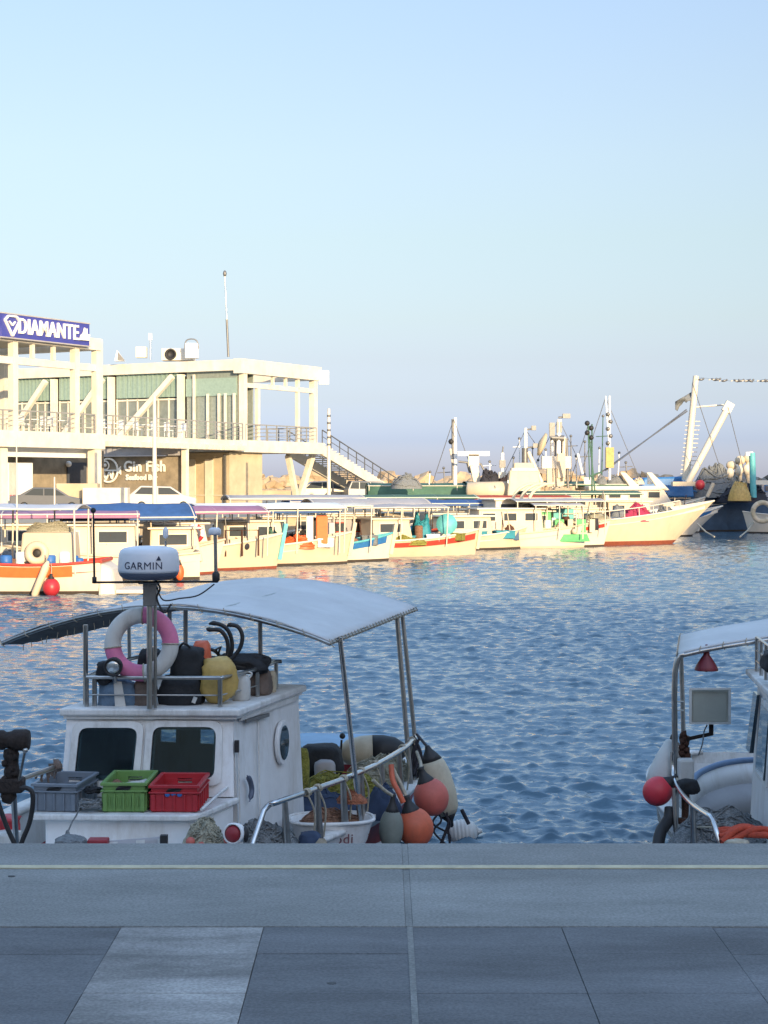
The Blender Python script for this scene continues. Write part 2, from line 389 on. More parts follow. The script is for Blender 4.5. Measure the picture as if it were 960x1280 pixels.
# ---------------------------------------------------------------- unseen buildings behind the camera, sized to shade quay, water and right-hand boats
def block(name, label, x0, x1, y0, y1, h, floors, nb):
    t = thing(name, label, 'building', ((x0 + x1) / 2, y1, 0))
    MB().box(((x0 + x1) / 2, (y0 + y1) / 2, h / 2), (x1 - x0, y1 - y0, h)).build('wall', 'render beige', t)
    MB().box(((x0 + x1) / 2, (y0 + y1) / 2, h + .2), (x1 - x0 + .6, y1 - y0 + .6, .4)).build('roof', 'cream paint', t)
    for f in range(floors):
        for i in range(nb):
            xx = x0 + (i + .5) * (x1 - x0) / nb; zz = (f + .5) * h / floors
            wd = MB().box((xx, y1 + .02, zz), ((x1 - x0) / nb * .5, .1, h / floors * .5)).build('window', 'dark glass', t)
block('harbour_building', 'long two storey harbour building behind the quay', -70, 62, -34, -19, 10.4, 2, 12)
block('apartment_building', 'tall apartment block beside the harbour building', 73.5, 106, -36, -19, 27, 7, 5)  # height and position set so its shadow covers the far-right boats
block('tower_shade_caster', 'unseen high-rise added to shade the right end of the breakwater', 108, 172, -44, -19, 47, 12, 6)  # added out of view so its shadow reaches the right-hand breakwater

# ---------------------------------------------------------------- far quay
mat('far ground', (.4, .34, .25), .9, var=.2, scale=.2)
far = [(-140, 52), (-30, 56), (-13, 74), (0, 92), (12, 108), (24, 128), (60, 140), (60, 160), (30, 172), (-140, 172)]
MB().poly([(x, y, -3.2) for x, y in far], (0, 0, 2.95)).build('far_quay', 'far ground', kind='structure')

GZ = -.25
# ---------------------------------------------------------------- restaurant building
RC = at(300, 600, 120.0); RC.z = GZ
ax = Vector((.4902, .8716, 0)); G_RZ = math.atan2(ax.y, ax.x)
G = frame(RC, G_RZ); GI = G.inverted()
def gx(px, ly, lx=None):
    """local x (or y when lx is given) of the facade line seen at photo column px"""
    t = (px - 480) / FPX
    o = G @ Vector((0 if lx is None else lx, ly if lx is None else 0, 0)); d = ax if lx is None else Vector((-ax.y, ax.x, 0))
    return (t * o.y - o.x) / (d.x - t * d.y)
def zz(py, D): return EYE + (600 - py) * D / FPX
bt = thing('restaurant_building', 'cream two storey harbour restaurant with open frame terraces and outside deck', 'building', RC, G_RZ)
TOP, MID, FL = 10.35, 8.5, 4.5
x9 = gx(395, 0)
LY = -1.8; LX = gx(123, LY); 
def col(x, y, z0, z1, s=.45, name='column', mt='cream paint', sy=None): return MB(G).box((x, y, (z0 + z1) / 2), (s, sy or s, z1 - z0)).build(name, mt, bt)
# right terrace frame
G0 = 0
for px, s in ((304, .45), (372, .26)): col(gx(px, 0), 0, FL - .002 - GZ, TOP - GZ - 1., s)
col(gx(392, 0), 0.02, FL - .01 - GZ, TOP - GZ - 1., .46)
col(gx(322, 0), 0, FL - GZ, MID - GZ, .28)
for px in (341, 357): col(gx(px, 0), 0, MID - GZ + .2, TOP - GZ - .98, .2)
MB(G).box((x9 / 2, 0, TOP - GZ - .5), (x9 + .66, .66, 1.05)).build('beam', 'cream paint', bt)
MB(G).box((x9 / 2, 0, MID - GZ), (x9 - .6, .26, .34)).build('beam', 'cream paint', bt)
MB(G).box((x9 + .02, 3.3, TOP - GZ - .5), (.6, 6.0, 1.0)).build('beam', 'cream paint', bt)
MB(G).box((x9 / 2, .1, FL - GZ - .45), (x9 + .9, 1.2, .86)).build('deck_edge', 'cream paint', bt)
MB(G).box((x9 / 2 + .1, 4.1, FL - GZ - .44), (x9 + .4, 6.8, .8)).build('deck', 'cream paint', bt)
MB(G).box((2.2, 3.4, TOP - GZ - .3), (4.4, 6.1, .5)).build('roof', 'cream paint', bt)
for (lx, ly) in ((x9 - .02, 6.9),): col(lx, ly, FL - GZ, TOP - GZ - .98, .5)
# enclosed bay of the right block
MB(G).box((gx(322, 0) - .3, 3.2, (FL + TOP) / 2 - GZ - .4), (.12, 6.0, TOP - FL - .8)).build('glass_wall', 'pale glass', bt)
# main face (looks towards the camera): plane x = 0, bays along y
by = [0, gx(227, 0, 0), gx(140, 0, 0), gx(140, 0, 0) + 5.6, gx(140, 0, 0) + 11]
for i in (1, 2, 3, 4): col(-.05, by[i], FL - GZ, TOP - GZ - .95, .42)
MB(G).box((-.02, by[4] / 2 + .35, TOP - GZ - .42), (.58, by[4] + .1, .78)).build('beam', 'cream paint', bt)
MB(G).box((3.6, (by[4] + by[1]) / 2 + 1.5, TOP - GZ - .28), (6.6, by[4] - by[1] + 1, .4)).build('roof', 'cream paint', bt)
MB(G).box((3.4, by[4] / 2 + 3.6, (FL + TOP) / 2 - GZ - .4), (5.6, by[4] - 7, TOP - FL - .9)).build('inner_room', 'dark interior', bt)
for i in range(4):
    y0, y1 = by[i] + .35, by[i + 1] - .35
    if i == 0:
        MB(G).box((.25, (y0 + y1) / 2, (FL + TOP) / 2 - GZ - .4), (.1, y1 - y0, TOP - FL - .8)).build('glass_wall', 'pale glass', bt)
        for k, px in enumerate((243, 260, 274, 282, 293)):
            yy = gx(px, 0, 0); h = TOP - GZ - 1.0 if k == 0 else 7.9 - GZ
            MB(G).box((-.02, yy, (FL - GZ + h) / 2), (.14, .16, h - FL + GZ)).build('mullion', 'cream paint', bt)
        MB(G).box((.12, (y0 + y1) / 2, 8.4 - GZ), (.1, y1 - y0, 1.3)).build('blind', 'teal awning', bt)
        continue
    aw = MB(G); n = 26
    for k in range(n):
        yy = y0 + (k + .5) * (y1 - y0) / n
        aw.box((.12 + .06 * (k % 2), yy, 8.72 - GZ), (.1, (y1 - y0) / n * .92, 1.9))
    aw.build('awning', 'teal awning', bt)
    MB(G).box((.3, (y0 + y1) / 2, 6.1 - GZ), (.06, y1 - y0, 3.2)).build('window', 'bay glass', bt)
    fr = MB(G)
    for k in range(7): fr.box((.22, y0 + k * (y1 - y0) / 6, 6.1 - GZ), (.08, .1, 3.2))
    fr.box((.22, (y0 + y1) / 2, 7.6 - GZ), (.08, y1 - y0, .12)); fr.box((.22, (y0 + y1) / 2, 5.6 - GZ), (.08, y1 - y0, .08))
    fr.build('window_frame', 'cream paint', bt)
    MB(G).bar((-.5, y1 - .4, FL - GZ), (-.5, y0 + .1, TOP - GZ - 1.1), .32, .38).build('brace', 'cream paint', bt)
# link terrace floor between the left frame block and the right block
MB(G).poly([(LX, LY + .05, FL - GZ - .55), (-.5, -.4, FL - GZ - .55), (-.5, 16, FL - GZ - .55), (-8.6, 16, FL - GZ - .55), (-8.6, 1.2, FL - GZ - .55), (LX, 1.0, FL - GZ - .55)], (0, 0, .5)).build('deck', 'cream paint', bt)
n = 24
for k in range(n):
    t = (k + .5) / n; p = Vector((LX + .4, LY, FL - GZ - .5)).lerp(Vector((-.6, -.5, FL - GZ - .5)), t)
    MB(G).box((p.x, p.y + .1, p.z - .12), (.32, 1.5, .34), rz=.1).build('joist', 'cream paint', bt)
# left frame block
lx0 = LX - 17
for px, s in ((122, .62), (94, .42), (17, .42)): col(gx(px, LY), LY, FL - GZ - .3, TOP - GZ - .02, s, sy=.4)
col(gx(-62, LY), LY, FL - GZ - .3, TOP - GZ - .02, .7)
for px in (41, 67, -15, -35): col(gx(px, LY), LY, MID - GZ + .28, TOP - GZ - .72, .22)
for k in range(3): col(lx0 + 2 + k * 7, 5.0, FL - GZ, TOP - GZ - .8, .5)
MB(G).box(((LX + lx0) / 2, LY, TOP - GZ - .35), (LX - lx0 - .05, .6, .72)).build('beam', 'cream paint', bt)
MB(G).box(((LX + lx0) / 2, LY, MID - GZ + .05), (LX - lx0 - .3, .3, .42)).build('beam', 'cream paint', bt)
MB(G).box((LX - .3, 2.6, TOP - GZ - .36), (.5, 8.0, .7)).build('beam', 'cream paint', bt)
MB(G).box(((LX + lx0) / 2 - .3, 2.4, TOP - GZ - .2), (LX - lx0 - 1., 7.6, .3)).build('roof', 'render beige', bt)
MB(G).box(((LX + lx0) / 2, LY + .1, FL - GZ - .5), (LX - lx0 + .5, .9, .95)).build('deck_edge', 'cream paint', bt)
MB(G).box(((LX + lx0) / 2 - .1, 2.9, FL - GZ - .5), (LX - lx0 + .2, 4.5, .7)).build('deck', 'cream paint', bt)
col(LX - .3, LY + .05, 0, FL - GZ - .9, .6)
for k in range(1, 3): MB(G).box((LX - 8.5 * k, LY + .3, 1.9), (.6, .6, 3.8)).build('column', 'cream paint', bt)
# ground floor
MB(G).box((lx0 + 4.4, 1.4, (FL - GZ - .9) / 2), (LX - lx0 - 9.0 + .2, 1.6, FL - GZ - .95)).build('ground_wall', 'render beige', bt)
wx = gx(20, .6)
for k in range(2): MB(G).box((gx(5 + k * 20, .6), .56, 1.45), (2.1, .1, 2.9)).build('shutter', 'clean white', bt)
MB(G).box((gx(75, 3.4), 3.6, 1.9), (9, .4, 3.8)).build('ground_wall', 'stone cladding', bt)
MB(G).box((gx(95, 3.4), 3.36, 1.5), (1.9, .14, 3.0)).build('door', 'dark interior', bt)
p = gx(86, 3.2); lm = MB(G).ball((p, 3.2, 2.9), .2).build('lamp', 'clean white', bt)
MB(G).box((LX - 4, LY + .9, FL - GZ - 1.25), (9.5, .12, .55)).build('fascia', 'clean white', bt)
# stone wall with the seafood bar sign
SX = -8.0
ya, yb = gx(228, 0, SX), gx(118, 0, SX) + 2.5
MB(G).box((SX + .2, (ya + yb) / 2, 1.75), (.4, yb - ya, 3.5)).build('sign_wall', 'stone cladding', bt)
MB(G).box((SX - .1, (ya + yb) / 2, 3.78), (.5, yb - ya + .2, .52)).build('fascia', 'grey canvas', bt)
Msg = Matrix(((0, 0, -1, SX - .12), (-1, 0, 0, 0), (0, 1, 0, 0), (0, 0, 0, 1)))
def on_sign(px, py):
    y = gx(px, 0, SX - .1); D = (G @ Vector((SX, y, 0))).y
    return y, zz(py, D) - GZ, D
y_, z_, D_ = on_sign(181, 583.5); M = Msg.copy(); M[1][3] = y_; M[2][3] = z_
s1 = text_mb(MB(G), 'Gin Fish', 1.02, M, .08, .028)
y_, z_, D_ = on_sign(177, 597); M = Msg.copy(); M[1][3] = y_; M[2][3] = z_
text_mb(s1, 'Seafood Bar', .52, M, .06, .02)
s1.build('lettering', 'letter white', bt)
y_, z_, D_ = on_sign(136, 588); lg = MB(G)
C = Vector((SX - .14, y_, z_)); rr = .82
lg.tube([C + Vector((0, math.cos(a) * rr, math.sin(a) * rr)) for a in [2 * math.pi * k / 28 for k in range(28)]], .08, 6, True)
lg.tube([C + Vector((0, .25 + math.cos(a) * .3, .34 + math.sin(a) * .3)) for a in [2 * math.pi * k / 16 for k in range(16)]], .06, 6, True)
lg.ball(C + Vector((0, .28, .36)), .13, n=10)
lg.bar(C + Vector((0, -.78, 0)), C + Vector((0, .78, 0)), .1)
lg.bar(C + Vector((0, .4, -.1)), C + Vector((0, .22, -.66)), .1); lg.bar(C + Vector((0, .22, -.66)), C + Vector((0, -.1, -.1)), .1)
lg.bar(C + Vector((0, -.1, -.1)), C + Vector((0, -.32, -.6)), .1); lg.bar(C + Vector((0, -.42, -.05)), C + Vector((0, -.32, -.6)), .1)
lg.poly([C + Vector((-.04, -.74, .0)), C + Vector((-.04, -1.1, .3)), C + Vector((-.04, -1.1, -.3))], (.08, 0, 0))
lg.build('fish_emblem', 'letter white', bt)
# concrete ground floor box under the right block
c0 = gx(325, .3)
MB(G).box((c0 / 2 - .6, 2.9, (FL - GZ - .9) / 2), (c0 + 1.2, 5.6, FL - GZ - .92)).build('ground_wall', 'render beige', bt)
for px in (240, 262): MB(G).box((-1.26, gx(px, 0, -1.2), 1.7), (.08, .7, 3.3)).build('panel', 'cream paint', bt)
MB(G).box((-1.3, gx(282, 0, -1.2), 1.85), (.16, .16, 3.7)).build('drainpipe', 'grey metal', bt)
col(-8.4, gx(231.5, 0, -8.4), 0, FL - GZ - .72, .36)
MB(G).box((-1.3, gx(255, 0, -1.3), .75), (.05, 7.0, .06)).build('hand_rail', 'cream paint', bt)
# railings
def rail(parent, a, b, h=1.05, n=8, mt='rail grey', F=G):
    r = MB(F); a = Vector(a); b = Vector(b)
    for k in range(n + 1): p = a.lerp(b, k / n); r.bar(p, p + Vector((0, 0, h)), .07)
    for zf in (1., .75, .5, .25): r.bar(a + Vector((0, 0, h * zf)), b + Vector((0, 0, h * zf)), .08 if zf == 1 else .035)
    return r.build('railing', mt, parent)
rail(bt, (.4, -.2, FL - GZ), (x9 - .3, -.2, FL - GZ), 1.15, 7)
rail(bt, (x9 + .1, .4, FL - GZ), (x9 + .1, 5.6, FL - GZ), 1.15, 5)
rail(bt, (LX + .2, LY - .1, FL - GZ), (-.4, -.5, FL - GZ), 1.15, 14)
rail(bt, (lx0, LY - .15, FL - GZ), (LX - .5, LY - .15, FL - GZ), 1.15, 14)
# stairs
st = thing('outdoor_staircase', 'long open outdoor staircase descending from the restaurant terrace to the quay', 'staircase', G @ Vector((x9 + .5, 0, 0)), G_RZ)
s0 = Vector((x9 + .45, -.3, FL - GZ - .1)); s1_ = Vector((x9 + 15.0, -.3, .1))
MB(G).bar(s0 - Vector((0, 0, .5)), s1_ - Vector((0, 0, .3)), .26, .75).build('stringer', 'cream paint', st)
MB(G).bar(s0 - Vector((0, -3.2, .5)), s1_ - Vector((0, -3.2, .3)), .26, .75).build('stringer', 'cream paint', st)
tr = 27
for k in range(tr):
    p = s0.lerp(s1_, (k + .5) / tr); MB(G).box((p.x, p.y + 1.6, p.z + .04), (.42, 3.3, .09)).build('step', 'cream paint', st)
r = MB(G)
for y in (0., 3.2):
    o = Vector((0, y, 0))
    for zf in (1.1, .6): r.bar(s0 + o + Vector((0, 0, zf)), s1_ + o + Vector((0, 0, zf)), .07 if zf > 1 else .04)
    for k in range(12): p = s0.lerp(s1_, k / 11) + o; r.bar(p, p + Vector((0, 0, 1.1)), .06)
r.build('railing', 'grey metal', st)
for k in (.45, .8): p = s0.lerp(s1_, k); MB(G).box((p.x, p.y + 1.6, (p.z - .6) / 2), (.14, .14, max(.2, p.z - .6))).build('post', 'cream paint', st)
# V shaped column
vb = at(372, 628, 129); vb.z = GZ
vc = thing('forked_column', 'white V-shaped steel column holding the terrace corner', 'column', vb)
MB().bar(vb, at(360, 569, 127.5), .38).build('strut', 'cream paint', vc)
MB().bar(vb, at(391, 567, 130.5), .4).build('strut', 'cream paint', vc)
MB().box(vb + Vector((0, 0, .1)), (.9, .9, .2)).build('base', 'render beige', vc)

# rooftop sign
sg = thing('restaurant_sign', 'long blue rooftop sign with raised DIAMANTE lettering', 'sign', G @ Vector(((gx(0, LY) + gx(110, LY)) / 2, LY - .4, TOP - GZ - .7)), G_RZ)
sx0, sx1 = gx(1, LY - .5), gx(110.5, LY - .5); cz = (zz(394, 96) + zz(423.5, 96)) / 2 - GZ; hh = (423 - 393) * 96 / FPX
MB(G).box(((sx0 + sx1) / 2, LY - .5, cz), (sx1 - sx0, .25, hh)).build('panel', 'sign blue', sg)
rim = MB(G)
for zq in (cz - hh / 2, cz + hh / 2): rim.box(((sx0 + sx1) / 2, LY - .5, zq), (sx1 - sx0 + .1, .32, .07))
rim.build('border', 'grey canvas', sg)
Mt = Matrix(((1, 0, 0, 0), (0, 0, -1, LY - .68), (0, 1, 0, cz), (0, 0, 0, 1)))
wl_ = sx1 - sx0
M = Mt.copy(); M[0][3] = sx0 + wl_ * .515
sc = Matrix.Diagonal((wl_ * .665 / 6.4, 1, 1, 1))
lt_ = text_mb(MB(G), 'DIAMANTE', 1.28, M @ sc, .12, .008); lt_.build('lettering', 'letter white', sg)
dm = MB(G); cx = sx0 + wl_ * .105; yy = LY - .68
o4 = [(-.62, .3), (-.34, .55), (.34, .55), (.62, .3), (0, -.58)]
for k in range(5):
    a = o4[k]; b = o4[(k + 1) % 5]; dm.bar((cx + a[0], yy, cz + a[1]), (cx + b[0], yy, cz + b[1]), .1, .17, up=(0, 1, 0))
dm.bar((cx - .25, yy, cz + .25), (cx, yy, cz + .02), .08, .1, up=(0, 1, 0)); dm.bar((cx + .25, yy, cz + .25), (cx, yy, cz + .02), .08, .1, up=(0, 1, 0))
dm.build('diamond_emblem', 'letter white', sg)
mk = MB(G); cx = sx0 + wl_ * .925
mk.poly([(cx - .48, yy, cz - .38), (cx + .4, yy, cz - .36), (cx + .46, yy, cz), (cx + .25, yy, cz + .02), (cx + .22, yy, cz + .36), (cx + .08, yy, cz + .22), (cx, yy, cz + .4), (cx - .14, yy, cz + .06), (cx - .34, yy, cz - .06)], (0, -.1, 0))
mk.build('end_emblem', 'letter white', sg)

# rooftop furniture
p0 = at(285.5, 446, 122); p1 = at(281, 342, 122); tb = MB().tube([p0, p0.lerp(p1, .45)], .09, 6); a_ = thing('roof_antenna', 'tall thin whip antenna on the restaurant roof', 'antenna', p0)
tb.build('pole', 'grey metal', a_); MB().tube([p0.lerp(p1, .44), p1], .045, 6).build('whip', 'steel', a_); MB().ball(p1, .14, (1, 1, 1.8), n=8).build('tip', 'grey metal', a_)
p0 = at(188, 449, 124); p1 = at(188, 421, 124); a_ = thing('weather_mast', 'short weather mast with a sensor on the restaurant roof', 'mast', p0)
MB().tube([p0, p1], .05, 6).build('pole', 'steel', a_); MB().box(p1, (.25, .25, .5)).build('sensor', 'clean white', a_)
p0 = at(148, 451, 124); a_ = thing('roof_vent', 'triangular metal vent on the left of the restaurant roof', 'vent', p0)
MB().poly([at(143, 451, 124), at(155, 451, 124), at(146, 438, 124)], (0, .8, 0)).build('hood', 'clean white', a_); MB().poly([at(147, 450, 123.9), at(156, 450.5, 123.9), at(147.5, 440, 123.9)], (0, .05, 0)).build('louvre', 'grey metal', a_)
p0 = at(177, 449, 124); MB().box(p0 + Vector((0, 0, .5)), (.8, .8, .8)).build('air_conditioner', 'cream paint', label='white box air conditioner beside the weather mast on the roof', cat='air conditioner', bevel=.03)
p0 = at(214, 449, 123); a_ = thing('roof_fan', 'cream rooftop fan housing with a round dark outlet', 'fan', p0)
MB().box(p0 + Vector((.5, .4, .35)), (2.4, 1.2, .9)).build('housing', 'cream paint', a_, bevel=.05); MB().lathe([(.42, 0), (.42, .1), (.3, .12), (.3, .02), (0, .02)], p0 + Vector((0, -.25, .35)), Matrix.Rotation(R(90), 4, 'X')).build('outlet', 'black rubber', a_)
p0 = at(240, 448, 122); a_ = thing('water_heater', 'white rooftop water tank with an arched frame', 'water tank', p0)
MB().box(p0 + Vector((0, 0, .55)), (.95, .8, 1.1)).build('tank', 'clean white', a_, bevel=.06)
MB().tube(smooth_path([p0 + Vector((-.5, -.3, .7)), p0 + Vector((-.4, -.3, 1.25)), p0 + Vector((0, -.3, 1.4)), p0 + Vector((.4, -.3, 1.25)), p0 + Vector((.5, -.3, .7))]), .05, 6).build('frame', 'grey metal', a_)
p0 = at(397, 470, 129.5); a_ = thing('corner_lamp', 'white box floodlight hanging off the terrace corner', 'floodlight', at(405, 480, 129))
MB().box(at(405, 472, 129), (.78, .35, 1.1)).build('lamp_box', 'clean white', a_, bevel=.04)
MB().tube([at(396, 466, 129.3), at(401, 466, 129)], .05, 6).build('bracket', 'grey metal', a_)
p0 = at(207, 582, 100)

# tables and chairs on the terraces
def cafe(x, y, k):
    z = FL - GZ; w_ = G @ Vector((x, y, z)); t = thing('cafe_table', 'small pale cafe table behind the terrace railing of the restaurant', 'table', w_, 0, 'cafe tables on the restaurant terrace')
    MB(G).lathe([(0, 0), (.42, 0), (.42, .04), (0, .04)], (x, y, z + .72), n=14).build('tabletop', 'clean white', t); MB(G).tube([(x, y, z), (x, y, z + .72)], .04, 6).build('leg', 'grey metal', t)
    for s_ in (-1, 1):
        cx = x + s_ * .75; w_ = G @ Vector((cx, y, z)); t = thing('cafe_chair', 'pale chair at a cafe table behind the terrace railing', 'chair', w_, 0, 'cafe chairs on the restaurant terrace')
        MB(G).box((cx, y, z + .45), (.45, .45, .05)).build('seat', 'clean white', t); MB(G).box((cx + s_ * .22, y, z + .75), (.05, .42, .5)).build('backrest', 'clean white', t)
        for a in (-1, 1):
            for b_ in (-1, 1): MB(G).tube([(cx + a * .2, y + b_ * .2, z), (cx + a * .2, y + b_ * .2, z + .45)], .02, 5).build('leg', 'clean white', t)
for k in range(6): cafe(LX - 15 + 2.6 * k, LY + 1.3, k)
for k in range(3): cafe(-15 + 3.4 * k, -.3, k)
# ---------------------------------------------------------------- breakwater
MB().poly([(-14, 160, -3), (60, 164, -3), (140, 170, -3), (140, 182, -3), (-14, 178, -3)], (0, 0, 3.6)).build('breakwater', 'rock', kind='structure')
rr_ = random.Random(11); proto = []
for k in range(5):
    m_ = MB(); m_.ball((0, 0, 0), 1, (1, .9, .75), n=10, jit=.75, seed=k * 7.1, fr=1.7)
    m_.sm = [False] * len(m_.f)
    me = bpy.data.meshes.new('boulder'); me.from_pydata([tuple(v) for v in m_.v], [], m_.f); me.materials.append(MATS['rock']); proto.append(me)
shaded_proto = []
for me in proto:
    g = me.copy(); g.materials.clear(); g.materials.append(MATS['shaded rock']); shaded_proto.append(g)  # shaded copies of the boulder meshes for the right end
cnt = 0
for i in range(64):
    for row in range(3):
        px = 318 + i * 10.4 + rr_.uniform(-4, 4); D = 168 - row * 3.4 + rr_.uniform(-1, 1) + 6 * (px - 320) / 640
        z = 1.35 - row * 1.05 + rr_.uniform(-.35, .35) - .25 * math.sin(i * .5) - (.35 if 500 < px < 640 else 0)
        s_ = rr_.uniform(.75, 1.35)
        g = px > 838
        o = bpy.data.objects.new('boulder', rr_.choice(shaded_proto if g else proto)); COL.objects.link(o)
        o.location = ((px - 480) / FPX * D, D, z - (.5 if px > 820 else 0)); o.scale = (s_ * rr_.uniform(.9, 1.4), s_, s_ * rr_.uniform(.8, 1.1)); o.rotation_euler = (rr_.uniform(-.5, .5), rr_.uniform(-.5, .5), rr_.uniform(0, 6.3))
        if g: tag(o, 'breakwater boulder with shade in its colour, behind the blue trawler at far right', 'boulder', 'shade-coloured boulders at the right end of the breakwater')
        else: tag(o, 'tan boulder piled on the breakwater beyond the boats', 'boulder', 'tan boulders of the breakwater')

# ---------------------------------------------------------------- cars
def car(name, label, loc, rz, prof, glass, w, paint, L):
    t = thing(name, label, 'car', loc, rz); F = frame(loc, rz)
    MB(F).poly([(x, -w / 2, z) for x, z in prof], (0, w, 0)).build('body', paint, t, bevel=.07)
    for gl in glass:
        g = MB(F).poly([(x, -w / 2 - .01, z) for x, z in gl], (0, .02, 0)); g.poly([(x, w / 2 - .01, z) for x, z in gl], (0, .02, 0)); g.build('window', 'dark glass', t)
    for sx in (-L * .31, L * .31):
        for sy in (-1, 1):
            wh = MB(F).lathe([(.17, 0), (.33, .02), (.33, .2), (.17, .22)], (sx, sy * (w / 2 - .1) + .11, .33), Matrix.Rotation(R(90), 4, 'X'), 16).build('wheel', 'tyre', t)
            MB(F).lathe([(0, -.01), (.19, 0), (.19, .24), (0, .25)], (sx, sy * (w / 2 - .1) + .12, .33), Matrix.Rotation(R(90), 4, 'X'), 12).build('rim', 'steel', wh)
    for sy in (-1, 1):
        MB(F).box((L / 2 - .08, sy * (w / 2 - .25), .68), (.1, .34, .16)).build('headlight', 'clean white', t)
        MB(F).box((-L / 2 + .06, sy * (w / 2 - .2), .85), (.1, .22, .24)).build('tail_light', 'red plastic', t)
hb = [(-2., .35), (2.0, .35), (2.02, .75), (1.25, .95), (.5, 1.45), (-1.3, 1.5), (-1.85, 1.05), (-2.02, .9)]
hg = [[(1.05, .98), (.45, 1.38), (-.25, 1.4), (-.25, .98)], [(-.32, .98), (-.32, 1.4), (-1.25, 1.42), (-1.65, 1.02)]]
p = at(203, 638, 100); p.z = GZ
car('parked_car', 'white hatchback parked under the seafood bar sign', p, R(8), hb, hg, 1.7, 'car white', 4.)
sdn = [(-2.2, .35), (2.2, .35), (2.22, .7), (1.2, .92), (.45, 1.4), (-.85, 1.42), (-1.6, 1.0), (-2.2, .92)]
sg_ = [[(1.0, .95), (.42, 1.33), (-.2, 1.35), (-.2, .95)], [(-.27, .95), (-.27, 1.35), (-.82, 1.35), (-1.35, .98)]]
p = at(62, 640, 97); p.z = GZ
car('parked_car', 'dark silver saloon parked by the left stone wall', p, R(5), sdn, sg_, 1.7, 'car dark', 4.4)
suv = [(-2.2, .4), (2.2, .4), (2.22, .95), (1.3, 1.1), (.6, 1.72), (-1.9, 1.78), (-2.2, 1.1)]
ug = [[(1.1, 1.14), (.55, 1.62), (-.3, 1.66), (-.3, 1.14)], [(-.37, 1.14), (-.37, 1.66), (-1.2, 1.68), (-1.2, 1.14)], [(-1.27, 1.14), (-1.27, 1.68), (-1.8, 1.68), (-2.0, 1.16)]]
p = at(397, 630, 140); p.z = GZ
car('parked_car', 'silver estate car parked beneath the open staircase', p, R(186), suv, ug, 1.8, 'car silver', 4.4)
p = at(466, 625, 134); p.z = GZ
car('parked_car', 'dark van parked under the foot of the staircase', p, R(10), suv, ug, 1.8, 'car dark', 4.4)
# low concrete blocks beside the cars
p = at(133, 634, 96); p.z = GZ; MB().box(p + Vector((0, 0, .7)), (2.6, 1.0, 1.4)).build('concrete_block', 'cream paint', label='cream concrete block between the two parked cars, right of the white column', cat='block', bevel=.04)
p = at(98, 634, 97); p.z = GZ; MB().box(p + Vector((0, 0, .8)), (2.4, 1.0, 1.7)).build('concrete_block', 'render beige', label='beige block wall with a white heap on it, left of the white column', cat='block', bevel=.04)
MB().ball(at(97, 612, 97), .5, (1, .8, .5), n=10, jit=.5).build('tarp_bundle', 'clean white', label='white bundle lying on the beige block wall', cat='bundle')
# lamp posts on the far quay
for px, py0, py1, D, lb in ((193, 640, 495, 88, 'tall white pole standing in front of the seafood bar'), (411, 632, 511, 104, 'white pole with bands beside the open staircase')):
    a = at(px, py1, D); b = Vector((a.x, D, GZ)); t = thing('quay_pole', lb, 'pole', b)
    MB().tube([b, a], [.13, .09], 8).build('pole', 'cream paint', t); MB().lathe([(.2, 0), (.2, .12), (.13, .14)], b).build('base', 'grey metal', t)
    if px == 411:
        for k in range(5): MB().lathe([(.115, 0), (.115, .12)], a - Vector((0, 0, .5 + k * .45)), n=8).build('band', 'grey metal', t)
# ---------------------------------------------------------------- harbour boats
rb = random.Random(5)
def hull_s(L, B, F, sb, stern=.8, rake=.5):
    def f(u, wv, side, off=0.):
        h = stern + (1 - stern) * math.sin(min(1, u / .4) * math.pi / 2) if u < .4 else max(0., 1 - ((u - .4) / .6) ** 2.3)
        sh = F + sb * max(0, (u - .3) / .7) ** 1.8 + .12 * max(0, (.3 - u) / .3) ** 2
        z = -.35 + wv * (sh + .35)
        y = side * (h * B / 2 * (.5 + .5 * wv ** .55) + off * (1 if h > .05 else .0))
        x = -L / 2 + u * L + rake * (wv - 1) * u ** 4
        return Vector((x, y, z))
    f.sh = lambda u: F + sb * max(0, (u - .3) / .7) ** 1.8 + .12 * max(0, (.3 - u) / .3) ** 2
    return f
US = [i / 22 for i in range(23)]
def hull_band(mb, f, w0, w1, off=0., u0=0., u1=1., nw=5, close=True):
    us = [u0 + (u1 - u0) * k / 22 for k in range(23)]
    W = lambda u, j: (lambda a, b: a + (b - a) * j / nw)(*[(wz - 5 + .35) / (f.sh(u) + .35) if wz > 4 else wz for wz in (w0, w1)])
    for sd in (1, -1):
        rows = [[f(u, W(u, j), sd, off) for u in us] for j in range(nw + 1)]
        if sd < 0: rows = [r[::-1] for r in rows]
        mb.grid(rows)
    if close:   # transom
        rows = [[f(0, W(0, j), s_, 0) for s_ in (1, .5, 0, -.5, -1)] for j in range(nw + 1)]
        mb.grid(rows, False)
